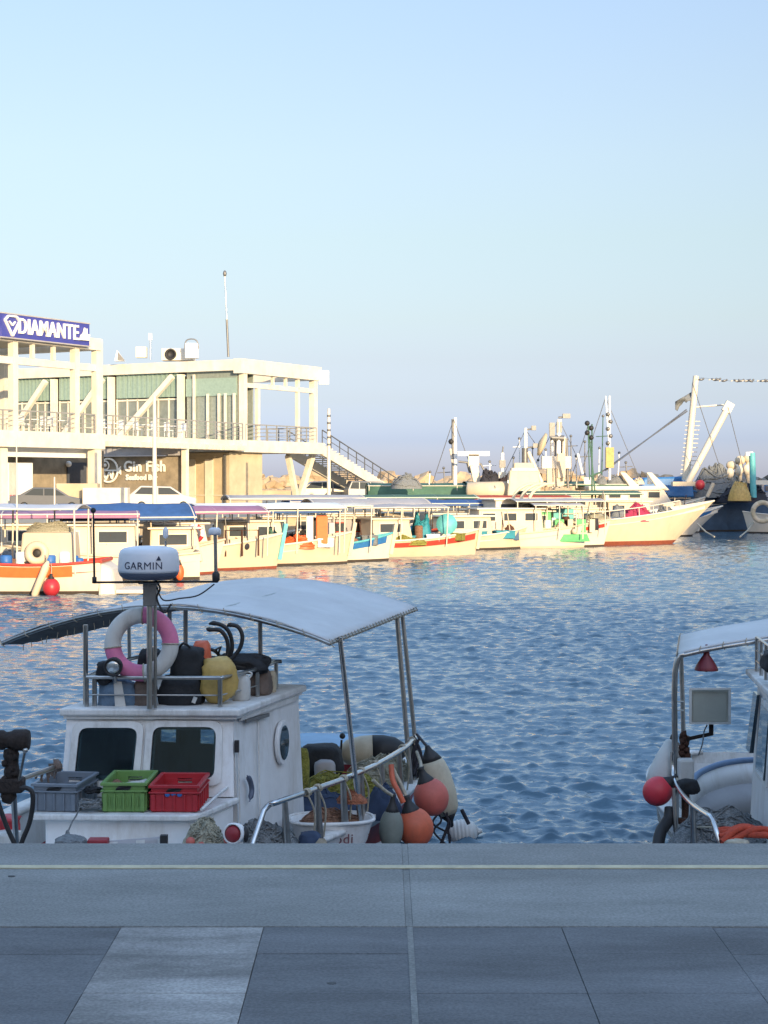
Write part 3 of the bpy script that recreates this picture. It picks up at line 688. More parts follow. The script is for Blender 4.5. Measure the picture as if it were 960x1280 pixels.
def boat(label, px, D, hd, L=7, B=2.5, F=.75, sb=.6, hull='hull cream', bottom='antifouling red', railc='hull white', stripe=None, sw=(.72, .93), su=(0, .96), cabins=(), canopies=(), stem=None, name='fishing_boat', cat='boat', rake=.5, deck='deck wood', mast=None, stern=.8, group=None, wlz=.1):
    o = at(px, 700, D); o.z = WATER
    F4 = frame(o, R(hd)); t = thing(name, label, cat, o, R(hd), group)
    f = hull_s(L, B, F, sb, stern, rake)
    m = MB(F4); hull_band(m, f, 5 + wlz, 1.0, 0); m.build('hull', hull, t)
    m = MB(F4); hull_band(m, f, .0, 5.003 + wlz, .004); m.build('bottom', bottom, t)
    if stripe:
        m = MB(F4); hull_band(m, f, sw[0], sw[1], .03, su[0], su[1], 2, False); m.build('stripe', stripe, t)
    g = MB(F4)
    for sd in (1, -1): g.tube([f(u, 1, sd) + Vector((0, 0, .02)) for u in US], .05, 6)
    g.bar(f(0, 1, 1), f(0, 1, -1), .09); g.build('gunwale', railc, t)
    d = MB(F4); d.grid([[f(u, 1, 1) * 1 + Vector((0, -.06, -.28)) for u in US[:-1]], [f(u, 1, -1) + Vector((0, .06, -.28)) for u in US[:-1]]], False); d.build('deck', deck, t)
    b = MB(F4)
    for sd in (1, -1): b.grid([[f(u, 1, sd) + Vector((0, -.07 * sd, 0)) for u in US[:-1]], [f(u, 1, sd) + Vector((0, -.07 * sd, -.3)) for u in US[:-1]]], False)
    b.build('bulwark', railc, t)
    if stem: MB(F4).bar(f(1, .4, 1) + Vector((.04, 0, 0)), f(1, 1, 1) + Vector((.12, 0, .42)), .16, .2).build('stem', stem, t)
    dz = F - .28
    for c in cabins:
        x0, x1, wd, z1, mt = c[:5]; z0 = dz; zc = z1
        sl = c[5] if len(c) > 5 else .25
        x1b = x1 + sl
        cb = MB(F4).hexa([(x0, -wd / 2, z0), (x1b, -wd / 2, z0), (x1b, wd / 2, z0), (x0, wd / 2, z0), (x0 + .05, -wd / 2 + .08, zc), (x1, -wd / 2 + .08, zc), (x1, wd / 2 - .08, zc), (x0 + .05, wd / 2 - .08, zc)]).build('cabin', mt, t, bevel=.04)
        MB(F4).box(((x0 + x1) / 2 + .06, 0, zc + .04), (x1 - x0 + .3, wd + .12, .08)).build('cabin_roof', 'hull white', t, bevel=.02)
        nwin = max(1, int((x1 - x0) / 1.15)); hw = min(.38, (zc - z0) * .32)
        for k in range(nwin):
            xx = x0 + (k + .5) * (x1 - x0) / nwin
            for sd in (-1, 1):
                yo = sd * (wd / 2 - .08 * (zc - z0 - .42 * (zc - z0) + .2) / (zc - z0) + .015)
                wn_ = MB(F4).box((xx, yo, zc - .2 - hw / 2), ((x1 - x0) / nwin * .58, .05, hw)).build('window', 'dark glass', t)
                MB(F4).box((xx, yo - sd * .012, zc - .2 - hw / 2), ((x1 - x0) / nwin * .58 + .1, .04, hw + .1)).build('frame', railc if railc != 'hull cream' else 'hull white', wn_)
        fx = x1 + sl * .3 + .02
        for sy in (-1, 1): MB(F4).box((fx, sy * wd * .22, zc - .2 - hw / 2), (.05, wd * .34, hw), ry=-sl * .35).build('window', 'dark glass', t)
    for c in canopies:
        x0, x1, wd, z, arch, mt = c[:6]; drop = c[6] if len(c) > 6 else .0; posts = c[7] if len(c) > 7 else 3
        n = 10; rows = []
        for i in range(9):
            x = x0 + (x1 - x0) * i / 8
            sag = .035 * math.sin(i * math.pi) + (-.05 * abs(math.sin(i / 8 * math.pi * (posts - 1))))
            ez = -.12 if i in (0, 8) else 0
            r = [(x, -wd / 2 - .02, z - drop), ] if drop else []
            r += [(x, -wd / 2 + wd * k / n, z + arch * math.sin(math.pi * k / n) + sag + ez * .3) for k in range(n + 1)]
            if drop: r.append((x, wd / 2 + .02, z - drop))
            rows.append(r)
        MB(F4).grid(rows, True, (0, 0, -.03)).build('canopy', mt, t)
        fr = MB(F4)
        for k in range(posts):
            x = x0 + .08 + (x1 - x0 - .16) * k / (posts - 1)
            fr.tube([(x, -wd / 2 + wd * j / n, z - .05 + arch * math.sin(math.pi * j / n)) for j in range(n + 1)], .028, 5)
        for sd in (-1, 1): fr.tube([(x0, sd * wd / 2, z - .04), (x1, sd * wd / 2, z - .04)], .028, 5)
        fr.build('canopy_frame', 'hull white', t)
        for k in range(posts):
            x = x0 + .08 + (x1 - x0 - .16) * k / (posts - 1)
            for sd in (-1, 1): MB(F4).tube([(x, sd * wd / 2, z - .05), (x, sd * min(wd / 2, B / 2 * .86), dz)], .03, 6).build('post', 'hull white', t)
    if mast:
        for (x, y, z0, z1, r_, mt) in mast:
            MB(F4).tube([(x, y, z0), (x, y, z1)], [r_, r_ * .7], 7).build('mast', mt, t)
    return t, F4, f, dz
def w2(F4, p): return F4 @ Vector(p)
# small things carried by the boats
def barrel(p, r, h, mt, label, group=None, name='barrel'):
    return MB().lathe([(r * .85, 0), (r, .04 * h), (r, .3 * h), (r * 1.04, .33 * h), (r, .36 * h), (r, .64 * h), (r * 1.04, .67 * h), (r, .7 * h), (r, .93 * h), (r * .8, h), (0, h)], p, n=12).build(name, mt, label=label, cat='barrel' if name == 'barrel' else 'container', group=group)
def fcrate(p, d, mt, label, rz=0., group=None, name='fish_crate'):
    m = MB(frame(p, rz)); x, y, z = d; th = .03
    m.box((0, 0, th / 2), (x, y, th))
    for s_ in (-1, 1): m.box((s_ * (x - th) / 2, 0, z / 2), (th, y, z)); m.box((0, s_ * (y - th) / 2, z / 2), (x, th, z)); m.box((s_ * x / 2, 0, z - .03), (.05, y + .04, .05)); m.box((0, s_ * y / 2, z - .03), (x + .04, .05, .05))
    return m.build(name, mt, label=label, cat='crate', group=group)
def heap(p, d, mt, label, name='net_heap', cat='net', seed=0., rz=0., strands=26, rope=None, group=None, sr=.008):
    """a heap of net: lumpy body with loose loops of line over it"""
    F = frame(p, rz); m = MB(F); n = 44; rows = []
    def surf(a, r):
        x = math.cos(a) * r; y = math.sin(a) * r; q = Vector((x * 2.1 + seed, y * 2.1 - seed, seed * .5))
        h = max(0, 1 - r ** 2.3) ** .62 * (.8 + .3 * noise.noise(q) + .16 * noise.noise(q * 2.7) + .07 * noise.noise(q * 6.5) + .04 * noise.noise(q * 15))
        k = 1 + .12 * noise.noise(Vector((math.cos(a) * 1.5 + seed, math.sin(a) * 1.5, seed)))
        return Vector((x * d[0] / 2 * k, y * d[1] / 2 * k, max(0, h) * d[2]))
    rows = [[surf(2 * math.pi * k / n, min(1, (i / 17) ** .8 + 1e-4)) for k in range(n + 1)] for i in range(18)]
    m.grid(rows)
    rr = random.Random(int(seed * 100) + 7)
    for k in range(strands):
        a = rr.uniform(0, 6.3); r = rr.uniform(.1, .8); pts = []; da = rr.uniform(-.6, .6); dr = rr.uniform(-.13, .13)
        for i in range(9):
            a += da + rr.uniform(-.3, .3); r = min(.97, max(.03, r + dr + rr.uniform(-.08, .08)))
            pts.append(surf(a, r) + Vector((0, 0, sr * rr.uniform(.5, 2.5))))
        m.tube(smooth_path(pts, 3), sr * rr.uniform(.7, 1.3), 5)
    return m.build(name, mt, label=label, cat=cat, group=group)
def lifebuoy(p, r, M, c1, c2, label, sub='band'):
    t = thing('lifebuoy', label, 'lifebuoy', p); F = Matrix.Translation(p) @ M
    def arc(a0, a1, rad, n=8): return [(math.cos(a0 + (a1 - a0) * k / n) * r, math.sin(a0 + (a1 - a0) * k / n) * r, 0) for k in range(n + 1)]
    for k in range(4):
        a0 = k * math.pi / 2 + .5
        MB(F).tube(arc(a0 + .72, a0 + math.pi / 2, r), r * .26, 12).build('ring_section', c1, t)
        MB(F).tube(arc(a0, a0 + .725, r), r * .265, 12).build('band', c2, t)
    return t
def rope_coil(p, r, mt, label, F=None, turns=7, name='rope_coil', rr=.018):
    m = MB(); rg = random.Random(int(p[0] * 100)); pts = []
    for k in range(turns * 12):
        a = k * math.pi / 6; q = r * (1 + .12 * math.sin(k * .37)) * (.6 + .4 * ((k * 7) % 13) / 13)
        pts.append(Vector(p) + Vector((math.cos(a) * q, math.sin(a) * q * .8, .02 + k / (turns * 12) * r * .5 + rg.uniform(0, .02))))
    return m.tube(smooth_path(pts, 2), rr, 6).build(name, mt, label=label, cat='rope')

# 1: nearest boat at the left, orange stripe
t1, F1, f1, dz1 = boat('white boat with broad orange stripe at the far left edge', -8, 53, 180, 7.2, 2.6, .92, .5, 'hull white', 'dark bottom', 'red paint', 'orange paint', (.7, .96), (.12, .9),
    cabins=[(.5, 2.7, 1.7, 1.95, 'hull cream')], canopies=[(-2.9, 2.2, 2.5, 2.72, .14, 'pale canvas')], stern=.86, mast=[(-1.75, -1.05, .6, 3.7, .035, 'hull white'), (-.95, .9, .6, 4.9, .03, 'hull white')])
MB(F1).hexa([(-4.1, -.95, -.25), (-3.5, -1.05, -.3), (-3.5, 1.05, -.3), (-4.1, .95, -.25), (-3.95, -.8, .78), (-3.55, -1.0, 1.02), (-3.55, 1.0, 1.02), (-3.95, .8, .78)]).build('stern_bulge', 'hull white', t1, bevel=.12)
MB(F1).box((-4.5, 0, .08), (.9, 1.8, .12)).build('swim_platform', 'hull white', t1, bevel=.02)
MB(F1).box((-1.9, .35, 1.3), (1.8, 1.1, 1.3), taper=.9).build('engine_housing', 'hull cream', t1, bevel=.08)
p = w2(F1, (-1.6, 1.03, 1.3)); 
tr_ = thing('tyre_fender', 'round white tyre fender with dark hole hanging on the housing of the orange striped boat', 'fender', p)
MB(frame(p) @ Matrix.Rotation(R(90), 4, 'X')).tube([(math.cos(a) * .26, math.sin(a) * .26, 0) for a in [2 * math.pi * k / 20 for k in range(20)]], .13, 10, True).build('ring', 'hull cream', tr_)
MB(frame(p + Vector((0, .05, 0))) @ Matrix.Rotation(R(90), 4, 'X')).lathe([(0, 0), (.2, 0), (.2, .03), (0, .03)]).build('hub', 'black rubber', tr_)
bc = ['blue plastic', 'clean white', 'blue plastic', 'hull cream', 'clean white', 'blue plastic', 'clean white', 'turquoise paint', 'orange plastic', 'hull cream']
names = ['blue', 'white', 'deep blue', 'cream', 'white', 'blue', 'white', 'turquoise', 'orange', 'cream']
for k in range(10):
    xx = -2.9 + k * .46; p = w2(F1, (xx, .86 + .05 * math.sin(k * 3), .64))
    o = barrel(p, .14 + .03 * (k % 3), .5 + .1 * ((k * 5) % 3), bc[k], 'drum in the row of coloured drums on the orange striped boat', 'drums lined up on the orange striped boat', 'drum'); o['category'] = 'drum'
def hbuoy(c, r, mt, label, top=None, rope_to=None, sc=(1, 1, 1.08), neck='black rubber', M=None, cat='buoy', group=None, name='buoy'):
    c = Vector(c); t = thing(name, label, cat, c - Vector((0, 0, r)), 0, group); F = Matrix.Translation(c) @ (M or Matrix())
    MB(F).ball((0, 0, 0), r, sc, 24).build('ball', mt, t)
    MB(F).lathe([(r * .42, r * .88 * sc[2]), (r * .3, r * 1.08 * sc[2]), (r * .17, r * 1.25 * sc[2]), (r * .2, r * 1.42 * sc[2]), (0, r * 1.46 * sc[2])], n=14).build('neck', neck, t)
    if rope_to is not None:
        a = F @ Vector((0, 0, r * 1.35 * sc[2])); MB().tube(smooth_path([a, a.lerp(Vector(rope_to), .5) + Vector((.01, .01, -.01)), rope_to], 4), .012 if r < .3 else .015, 6).build('line', 'rope cream', t)
    return t
hbuoy(w2(F1, (-2.15, 1.52, .26)), .27, 'red plastic', 'bright red ball buoy hanging on the side of the orange striped boat', rope_to=w2(F1, (-2.1, 1.3, 1.0)))
p = w2(F1, (-1.8, 1.42, .5)); fd = thing('fender', 'long cream fender leaning beside the bright red buoy', 'fender', p)
MB(Matrix.Translation(p) @ Matrix.Rotation(R(22), 4, 'Y')).lathe([(0, -.65), (.06, -.62), (.11, -.5), (.12, .4), (.07, .56), (.03, .62), (0, .62)]).build('body', 'hull cream', fd)
MB().tube([p + Vector((.2, 0, .55)), w2(F1, (-1.9, 1.2, 1.25))], .02, 5).build('line', 'rope cream', fd)
heap(w2(F1, (.4, .8, .75)), (1.3, .7, .7), 'orange plastic', 'orange and red net heap on the foredeck of the orange striped boat', seed=2.2, sr=.02)
heap(w2(F1, (-1.9, .3, 1.95)), (1.5, .8, .35), 'cream net', 'pale bundle on top of the engine housing under the pale awning', 'bundle', 'bundle', seed=9.3, sr=.02)

# 2: white boat behind it
t2, F2, f2, dz2 = boat('cream boat with faded pink awning moored behind the orange striped boat', 118, 60, 190, 7.5, 2.6, .85, .5, 'hull white', 'dark bottom', 'hull cream', None,
    cabins=[(-1.5, 1.9, 1.9, 1.95, 'hull cream')], canopies=[(-1.6, 3.3, 2.5, 2.42, .1, 'purple canvas', .16, 4)])
heap(w2(F2, (-2.5, .5, .62)), (1.5, 1.2, .55), 'brown net', 'brown and orange gear heap on the stern of the pink awning boat', seed=3.1, sr=.02)
hbuoy(w2(F2, (-3.0, 1.4, .3)), .2, 'orange plastic', 'orange fender hanging at the stern of the pink awning boat', rope_to=w2(F2, (-2.95, 1.2, .95)), cat='fender', name='fender', sc=(.8, .8, 1.5))
# 3: blue awning
t3, F3, f3, dz3 = boat('white boat with sagging bright blue tarpaulin awning behind the radar dome', 175, 62.5, 20, 6.6, 2.4, .8, .5, 'hull white', 'antifouling red', 'hull cream', None,
    cabins=[(.2, 2.0, 1.6, 1.75, 'hull cream')], canopies=[(-3.2, 1.9, 2.5, 2.25, .5, 'blue tarp', .12, 3)])
heap(w2(F3, (-1.9, -.3, .6)), (1.6, 1.3, .8), 'rope red', 'dark red and blue bundle under the blue tarpaulin', 'bundle', 'bundle', seed=4.3, sr=.02)
# 4: purple awning
t4, F4_, f4, dz4 = boat('cream boat with mauve awning and turquoise stem', 236, 66, 24, 8.0, 2.5, .85, .55, 'hull cream', 'antifouling red', 'hull white', None,
    cabins=[(-1.7, .4, 1.7, 1.85, 'hull white')], canopies=[(-3.6, 3.0, 2.5, 2.38, .22, 'purple canvas', .1, 4)], stem='turquoise paint', rake=.35)
for (x, y) in ((1.2, -1.0), (1.9, -.95)): MB(F4_).tube([(x, y, dz4), (x, y, 1.6), (x + .7, y, 1.6), (x + .7, y, dz4)], .04, 6).build('handrail', 'rust', t4)
lifebuoy(w2(F4_, (-.1, -1.1, 1.5)), .3, Matrix.Rotation(R(90), 4, 'X'), 'clean white', 'red plastic', 'red and white lifebuoy hanging on the cabin of the mauve awning boat')
for k in range(3): heap(w2(F4_, (-1.9 + k * 1.0, -.85, .65)), (.8, .5, .42), 'grey net' if k != 1 else 'cream net', 'grey and cream sacks along the rail of the mauve awning boat', 'sack', 'sack', seed=5. + k, strands=8, sr=.02, group='sacks along the rail of the mauve awning boat')
# 5: blue and cream awning
t5, F5, f5, dz5 = boat('cream boat with blue edged white awning and dark bottom, ahead of the turquoise stem', 335, 70, 22, 7.6, 2.5, .8, .55, 'hull cream', 'dark bottom', 'hull white', None,
    cabins=[(-2.2, .3, 1.7, 1.85, 'hull cream')], canopies=[(-3.4, 3.1, 2.5, 2.52, .15, 'clean white', .1, 4), (-3.2, 2.9, 2.3, 2.36, .1, 'blue tarp', .12, 3)], stem='hull cream', rake=.3)
heap(w2(F5, (1.1, -.7, .7)), (1.5, .7, .6), 'orange plastic', 'heap of orange floats and net on the foredeck of the blue edged awning boat', seed=6.2, sr=.03)
heap(w2(F5, (-.2, -1.05, .62)), (.7, .5, 1.), 'green canvas', 'dark green heap beside the cabin of the blue edged awning boat', 'tarp_heap', 'tarp', seed=6.9, sr=.02)
o = MB().box(w2(F5, (2.1, -.9, 1.5)), (.5, .12, 1.2)).build('oilskin_coat', 'orange paint', label='orange oilskin coat hanging from the blue edged awning', cat='coat', bevel=.05)
o = MB().box(w2(F5, (1.55, -.9, 1.5)), (.3, .12, 1.2)).build('oilskin_coat', 'clean white', label='white oilskin coat hanging left of the orange coat', cat='coat', bevel=.05)
# 6: open boat, blue inside
t6, F6, f6, dz6 = boat('open white boat with bright blue gunwale band and tall raised stem post', 413, 73, 22, 6.0, 2.3, .72, .5, 'hull white', 'dark bottom', 'turquoise paint', 'blue paint', (.78, 1.0), (.05, .93),
    canopies=[(-2.9, 1.6, 2.2, 2.5, .12, 'cream paint', .0, 3)], stem='hull cream', rake=.3)
heap(w2(F6, (-.3, 0, .5)), (2.6, 1.3, .6), 'brown net', 'brown net heap filling the open boat with blue band', seed=7.4, sr=.02)
MB().box(w2(F6, (-.5, -.8, 1.25)), (.75, .2, 1.)).build('cloth', 'pale canvas', label='pale blue cloth hung on a post of the open boat with blue band', cat='cloth', bevel=.03)
MB().box(w2(F6, (-.95, -.8, 1.35)), (.35, .15, 1.2)).build('cloth', 'black rubber', label='dark cloth hanging left of the pale blue cloth', cat='cloth', bevel=.03)
# 7: grey canopied boats behind
t7, F7, f7, dz7 = boat('grey and cream boat with pale grey awning and small dark windows, bow ending in red', 462, 80, 20, 8.5, 2.6, .75, .5, 'hull cream', 'antifouling red', 'rope red', None,
    cabins=[(-2.6, 1.2, 1.9, 1.75, 'grey canvas')], canopies=[(-3.2, 2.8, 2.5, 2.45, .3, 'grey canvas', 0, 4)])
t8, F8, f8, dz8 = boat('cream boat with long red stripe and grey awning, blue chairs on deck', 510, 78.5, 25, 7.6, 2.4, .75, .45, 'hull cream', 'hull cream', 'hull white', 'red paint', (.72, .92), (.05, .97),
    cabins=[(-2.2, -.3, 1.6, 1.75, 'hull cream')], canopies=[(-3.4, 1.6, 2.4, 2.35, .14, 'grey canvas', 0, 3)], stem='hull cream', rake=.25)
heap(w2(F8, (-.6, -.85, .55)), (2.2, .5, .45), 'ochre net', 'yellow green net heap along the rail of the red striped boat', seed=8.4, sr=.02)
heap(w2(F8, (.7, 0, .5)), (1.1, 1.0, 1.7), 'teal plastic', 'tall teal tarpaulin bundle standing on the red striped boat', 'tarp_heap', 'tarp', seed=8.9, strands=6, sr=.02)
MB().lathe([(0, 0), (.5, 0), (.5, .08), (0, .08)], w2(F8, (1.75, -.6, 1.5)), Matrix.Rotation(R(80), 4, 'X')).build('round_cover', 'turquoise paint', label='round turquoise cover propped up on the red striped boat', cat='cover')
# long blue tarpaulin boat behind
t9, F9, f9, dz9 = boat('cream boat under a very long low blue tarpaulin', 570, 92, 12, 9.0, 2.6, .8, .5, 'hull cream', 'dark bottom', 'hull white', None,
    cabins=[(-1.5, 3.0, 1.9, 1.7, 'hull cream')], canopies=[(-4.2, 2.8, 2.5, 2.35, .2, 'blue tarp', .15, 4)])
t10, F10, f10, dz10 = boat('small cream boat with teal boxes on its foredeck right of the red striped boat', 596, 86, 25, 6.2, 2.2, .7, .45, 'hull cream', 'dark bottom', 'hull white', None, cabins=[(-2.2, .4, 1.7, 1.7, 'hull cream', .1)], stem='hull cream')
for k, (x, sz) in enumerate(((-.5, .7), (.95, 1.1))): fcrate(w2(F10, (x + .3, -.55, .55)), (sz, .6, .42), 'teal plastic', ['left teal fish box, the smaller one, on the small cream boat', 'right teal fish box, the larger one, on the small cream boat'][k], R(25))
heap(w2(F10, (-.7, -.4, .5)), (1.0, .9, .7), 'rope dark', 'dark coil heap with green line behind the teal boxes', seed=10.2, sr=.02)
t11, F11, f11, dz11 = boat('cream fishing boat with square wheelhouse window and blue solar panel on its bow', 650, 88, 14, 8.0, 2.6, .75, .55, 'hull white', 'hull cream', 'hull cream', None,
    cabins=[(-2.6, .9, 1.9, 2.05, 'hull cream', .15)], canopies=[(.4, 3.2, 2.3, 2.3, .15, 'grey canvas', 0, 3)])
MB().box(w2(F11, (-1.2, -1.35, .72)), (1.3, .08, .55), rx=R(-25)).build('solar_panel', 'navy paint', label='dark blue panel leaning on the side of the square window boat', cat='panel')
t12, F12, f12, dz12 = boat('white boat with grass green panels, red stripe and turquoise patch on its hull', 676, 89, 14, 8.0, 2.7, .95, .5, 'hull white', 'dark bottom', 'hull cream', 'red paint', (.80, .92), (.3, .97),
    cabins=[(-3.0, .3, 1.9, 1.9, 'bright green paint', .05)], canopies=[(-1.8, 3.3, 2.4, 2.5, .15, 'grey canvas', 0, 4)])
MB(F12).hexa([(.6, -1.46, .32), (2.3, -1.36, .32), (2.3, -1.2, .32), (.6, -1.3, .32), (.3, -1.5, .72), (2.1, -1.44, .72), (2.1, -1.3, .72), (.3, -1.38, .72)]).build('patch', 'bright green paint', t12)
for k in range(4): MB(F12).box((.7 + k * .62, -.95, 1.15), (.3 if k % 2 else .5, .1, .7)).build('panel', ['bright green paint', 'hull cream'][k % 2], t12)
# green canopied boats in the second row
t13, F13, f13, dz13 = boat('green roofed boat of the second row under the radar tower', 690, 112, 5, 14, 3.4, 1.2, .6, 'hull cream', 'dark bottom', 'hull white', None, cabins=[(-4, 3.6, 2.2, 2.5, 'hull cream')], canopies=[(-6, 5.6, 3.2, 3.35, .2, 'green canvas', .12, 5)])
t14, F14, f14, dz14 = boat('dark green covered boat of the second row left of the tall white mast', 543, 112, 4, 11, 3.2, 1.1, .6, 'hull white', 'dark bottom', 'hull white', None, cabins=[(-3, 1.6, 2.2, 2.2, 'hull cream')], canopies=[(-4.6, 4.4, 3.0, 3.25, .18, 'green canvas', .75, 4)])
heap(at(508, 611, 108), (2.0, 1.6, 1.0), 'grey net', 'black net pile on top left of the dark green covered boat', seed=12.5, sr=.04)
# tall white mast, radar arch, mast clusters
def mast(name, label, px, py0, py1, D, r, parts=(), mt='clean white', cat='mast'):
    a = at(px, py0, D); b = at(px, py1, D); b.x = a.x + (b.x - a.x); t = thing(name, label, cat, a)
    MB().tube([a, b], [r, r * .75], 8).build('pole', mt, t)
    for p in parts:
        k = p[0]
        if k == 'bar': MB().tube([at(p[1], p[2], D), at(p[3], p[4], D)], p[5], 6).build('spar', p[6], t)
        elif k == 'box': MB().box(at(p[1], p[2], D), p[3]).build('fitting', p[4], t)
        elif k == 'ball': MB().ball(at(p[1], p[2], D), p[3], n=8).build('lamp', p[4], t)
    return t
mast('boat_mast', 'tall plain white mast above the dark green covered boat', 569, 618, 522, 111, .14, [('bar', 566, 600, 566, 524, .1, 'grey metal'), ('bar', 563, 561, 566, 580, .09, 'hull white'), ('ball', 564, 552, .2, 'black rubber')])
a = at(596, 618, 110); t = thing('radar_arch', 'white radar arch with a flat scanner on top right of the tall plain mast', 'radar', a)
MB().bar(at(598, 610, 110), at(592, 582, 110), 1.0, .5).build('pedestal', 'hull white', t); MB().box(at(592, 567, 110), (2.1, .4, .3)).build('scanner', 'clean white', t)
MB().bar(at(592, 582, 110), at(592, 568, 110), .7, .4).build('neck', 'hull white', t); MB().tube([at(573, 577, 110), at(601, 580, 110), at(612, 602, 110)], .08, 6).build('stay', 'grey metal', t)
MB().tube([at(584, 578, 110), at(587, 590, 110), at(596, 590, 110)], .09, 6).build('bracket', 'grey metal', t)
heap(at(612, 611, 109), (1.5, 1.3, 1.4), 'rope dark', 'dark rounded net pile below the radar arch', seed=13.1, sr=.04)
MB().lathe([(.1, -1.6), (.55, -1.5), (.6, 1.5), (.1, 1.6)], at(613, 613, 108.4), Matrix.Rotation(R(90), 4, 'Y')).build('net_drum', 'hull cream', label='cream net drum in front of the dark rounded pile', cat='drum')
heap(at(645, 607, 109), (2.6, 1.4, .9), 'brown net', 'dark brown net pile between the net drum and the banded mast', seed=14.1, sr=.04)
mast('boat_mast', 'short banded white mast between the radar arch and the leaning derrick', 628, 612, 566, 109, .15, [('bar', 628, 566, 629, 558, .05, 'grey metal'), ('box', 628, 580, (.4, .3, .5), 'grey metal'), ('box', 628, 594, (.5, .4, .4), 'cream paint')])
mast('boat_mast', 'white mast with two small lamp arms and a slanting derrick boom', 657, 600, 535, 109, .14, [('bar', 657, 537, 667, 536, .06, 'grey metal'), ('bar', 657, 560, 669, 558, .06, 'grey metal'), ('box', 667, 535, (.3, .3, .3), 'grey metal'), ('box', 669, 557, (.3, .3, .3), 'grey metal'), ('bar', 660, 565, 677, 603, .16, 'hull white'), ('bar', 656, 590, 656, 560, .22, 'grey metal')])
a = at(654, 612, 108); t = thing('funnel', 'stepped cream funnel at the foot of the slanting derrick boom', 'funnel', a)
MB().box(at(654, 604, 108), (2.2, 1.6, 1.7), taper=.85).build('casing', 'hull cream', t, bevel=.1); MB().box(at(654, 591, 108), (1.3, 1.2, 1.3)).build('stack', 'hull cream', t, bevel=.1); MB().box(at(655, 587, 108), (1.7, 1.4, .2)).build('cap', 'hull white', t)
tt = mast('radar_tower', 'wide cage-like radar tower with twin antenna poles and a platform', 690, 610, 530, 109, .16, [
    ('bar', 697, 610, 699, 524, .16, 'clean white'), ('bar', 704, 600, 705, 546, .12, 'hull white'), ('bar', 710, 610, 708, 548, .1, 'grey metal'), ('bar', 688, 547, 705, 548, .22, 'grey metal'),
    ('bar', 698, 522, 707, 521, .08, 'grey metal'), ('box', 708, 520, (.5, .3, .3), 'grey metal'), ('box', 690, 537, (.35, .3, .9), 'grey metal'), ('box', 699, 534, (.35, .3, .7), 'grey metal'), ('box', 695, 578, (1.9, .8, .8), 'hull white'), ('box', 694, 590, (1.1, .7, 1.9), 'hull cream'), ('box', 701, 582, (.5, .95, 1.6), 'hull cream')], cat='tower')
MB().lathe([(0, 0), (.75, .15), (.8, .3), (.15, .5), (0, .5)], at(682, 557, 109), Matrix.Rotation(R(-70), 4, 'Y'), 14).build('dish', 'render beige', tt)
MB().poly([at(690, 549, 109.2), at(705, 549, 109.2), at(705, 575, 109.2), at(690, 575, 109.2)], (0, .1, 0)).build('screen', 'grey canvas', tt)
g1 = mast('lattice_mast', 'slim green lattice mast hung with small black lamps', 740, 628, 530, 104, .06, [('bar', 737, 600, 735, 530, .04, 'green canvas'), ('bar', 735, 530, 745, 627, .05, 'green canvas'), ('bar', 738, 595, 752, 590, .06, 'green canvas')] + [('ball', 734 + (k % 2) * 5, 529 + k * 6, .17, 'black rubber') for k in range(4)], 'green canvas')
g2 = mast('boat_mast', 'slender white whip mast with yellow fitting and lamps left of the trawler boom', 762, 600, 495, 106, .09, [('bar', 757, 495, 763, 582, .05, 'clean white'), ('box', 762, 572, (.5, .4, 1.3), 'yellow plastic')] + [('ball', 760 + (k % 2) * 3, 518 + k * 9, .16, 'grey metal') for k in range(6)])
MB().tube([at(722, 567, 106), at(728, 592, 106)], .09, 6).build('spar', 'clean white', label='short leaning white spar left of the green lattice mast', cat='spar')
MB().tube([at(210 + 425, 604, 106), at(635, 600, 106)], .05, 5).build('spar', 'clean white', label='stub of a white spar beside the short banded mast', cat='spar')
rn = random.Random(17)
for k, (px, y0, y1, D, mt) in enumerate(((612, 604, 577, 110, 'clean white'), (640, 606, 572, 112, 'grey metal'), (650, 600, 548, 112, 'clean white'), (665, 604, 560, 113, 'grey metal'), (672, 606, 575, 111, 'clean white'), (684, 606, 562, 113, 'clean white'), (714, 606, 545, 112, 'grey metal'), (721, 610, 570, 110, 'hull white'), (731, 612, 552, 111, 'grey metal'), (748, 612, 560, 112, 'clean white'), (752, 606, 520, 113, 'green canvas'), (772, 606, 566, 112, 'clean white'), (784, 608, 578, 112, 'grey metal'), (536, 612, 590, 111, 'clean white'), (556, 612, 585, 112, 'grey metal'))):
    a = at(px, y0, D); b = at(px + rn.uniform(-2, 2), y1, D); t = thing('thin_mast', 'thin mast or aerial in the cluster behind the far boats', 'mast', a, 0, 'thin masts and aerials behind the far boats')
    MB().tube([a, b], [.055, .035], 6).build('pole', mt, t); h = (b - a).length
    if k % 2 == 0: c_ = a.lerp(b, rn.uniform(.6, .85)); MB().tube([c_ - Vector((.45, 0, 0)), c_ + Vector((.45, 0, .05))], .03, 5).build('crosstree', mt, t)
    MB().ball(b, .1, n=8).build('lamp', 'grey metal', t)
for k, (p_, q_) in enumerate((((657, 537), (625, 603)), ((657, 537), (690, 585)), ((698, 525), (660, 598)), ((699, 525), (735, 600)), ((757, 497), (722, 604)), ((757, 497), (800, 600)), ((735, 532), (712, 604)), ((567, 524), (540, 606)), ((567, 524), (596, 604)), ((866, 480), (905, 600)), ((910, 509), (936, 612)))):
    MB().tube([at(*p_, 110), at(*q_, 111)], .022, 4).build('stay_wire', 'grey metal', label='thin stay wire slanting down from a far mast', cat='wire', group='stay wires of the far masts')
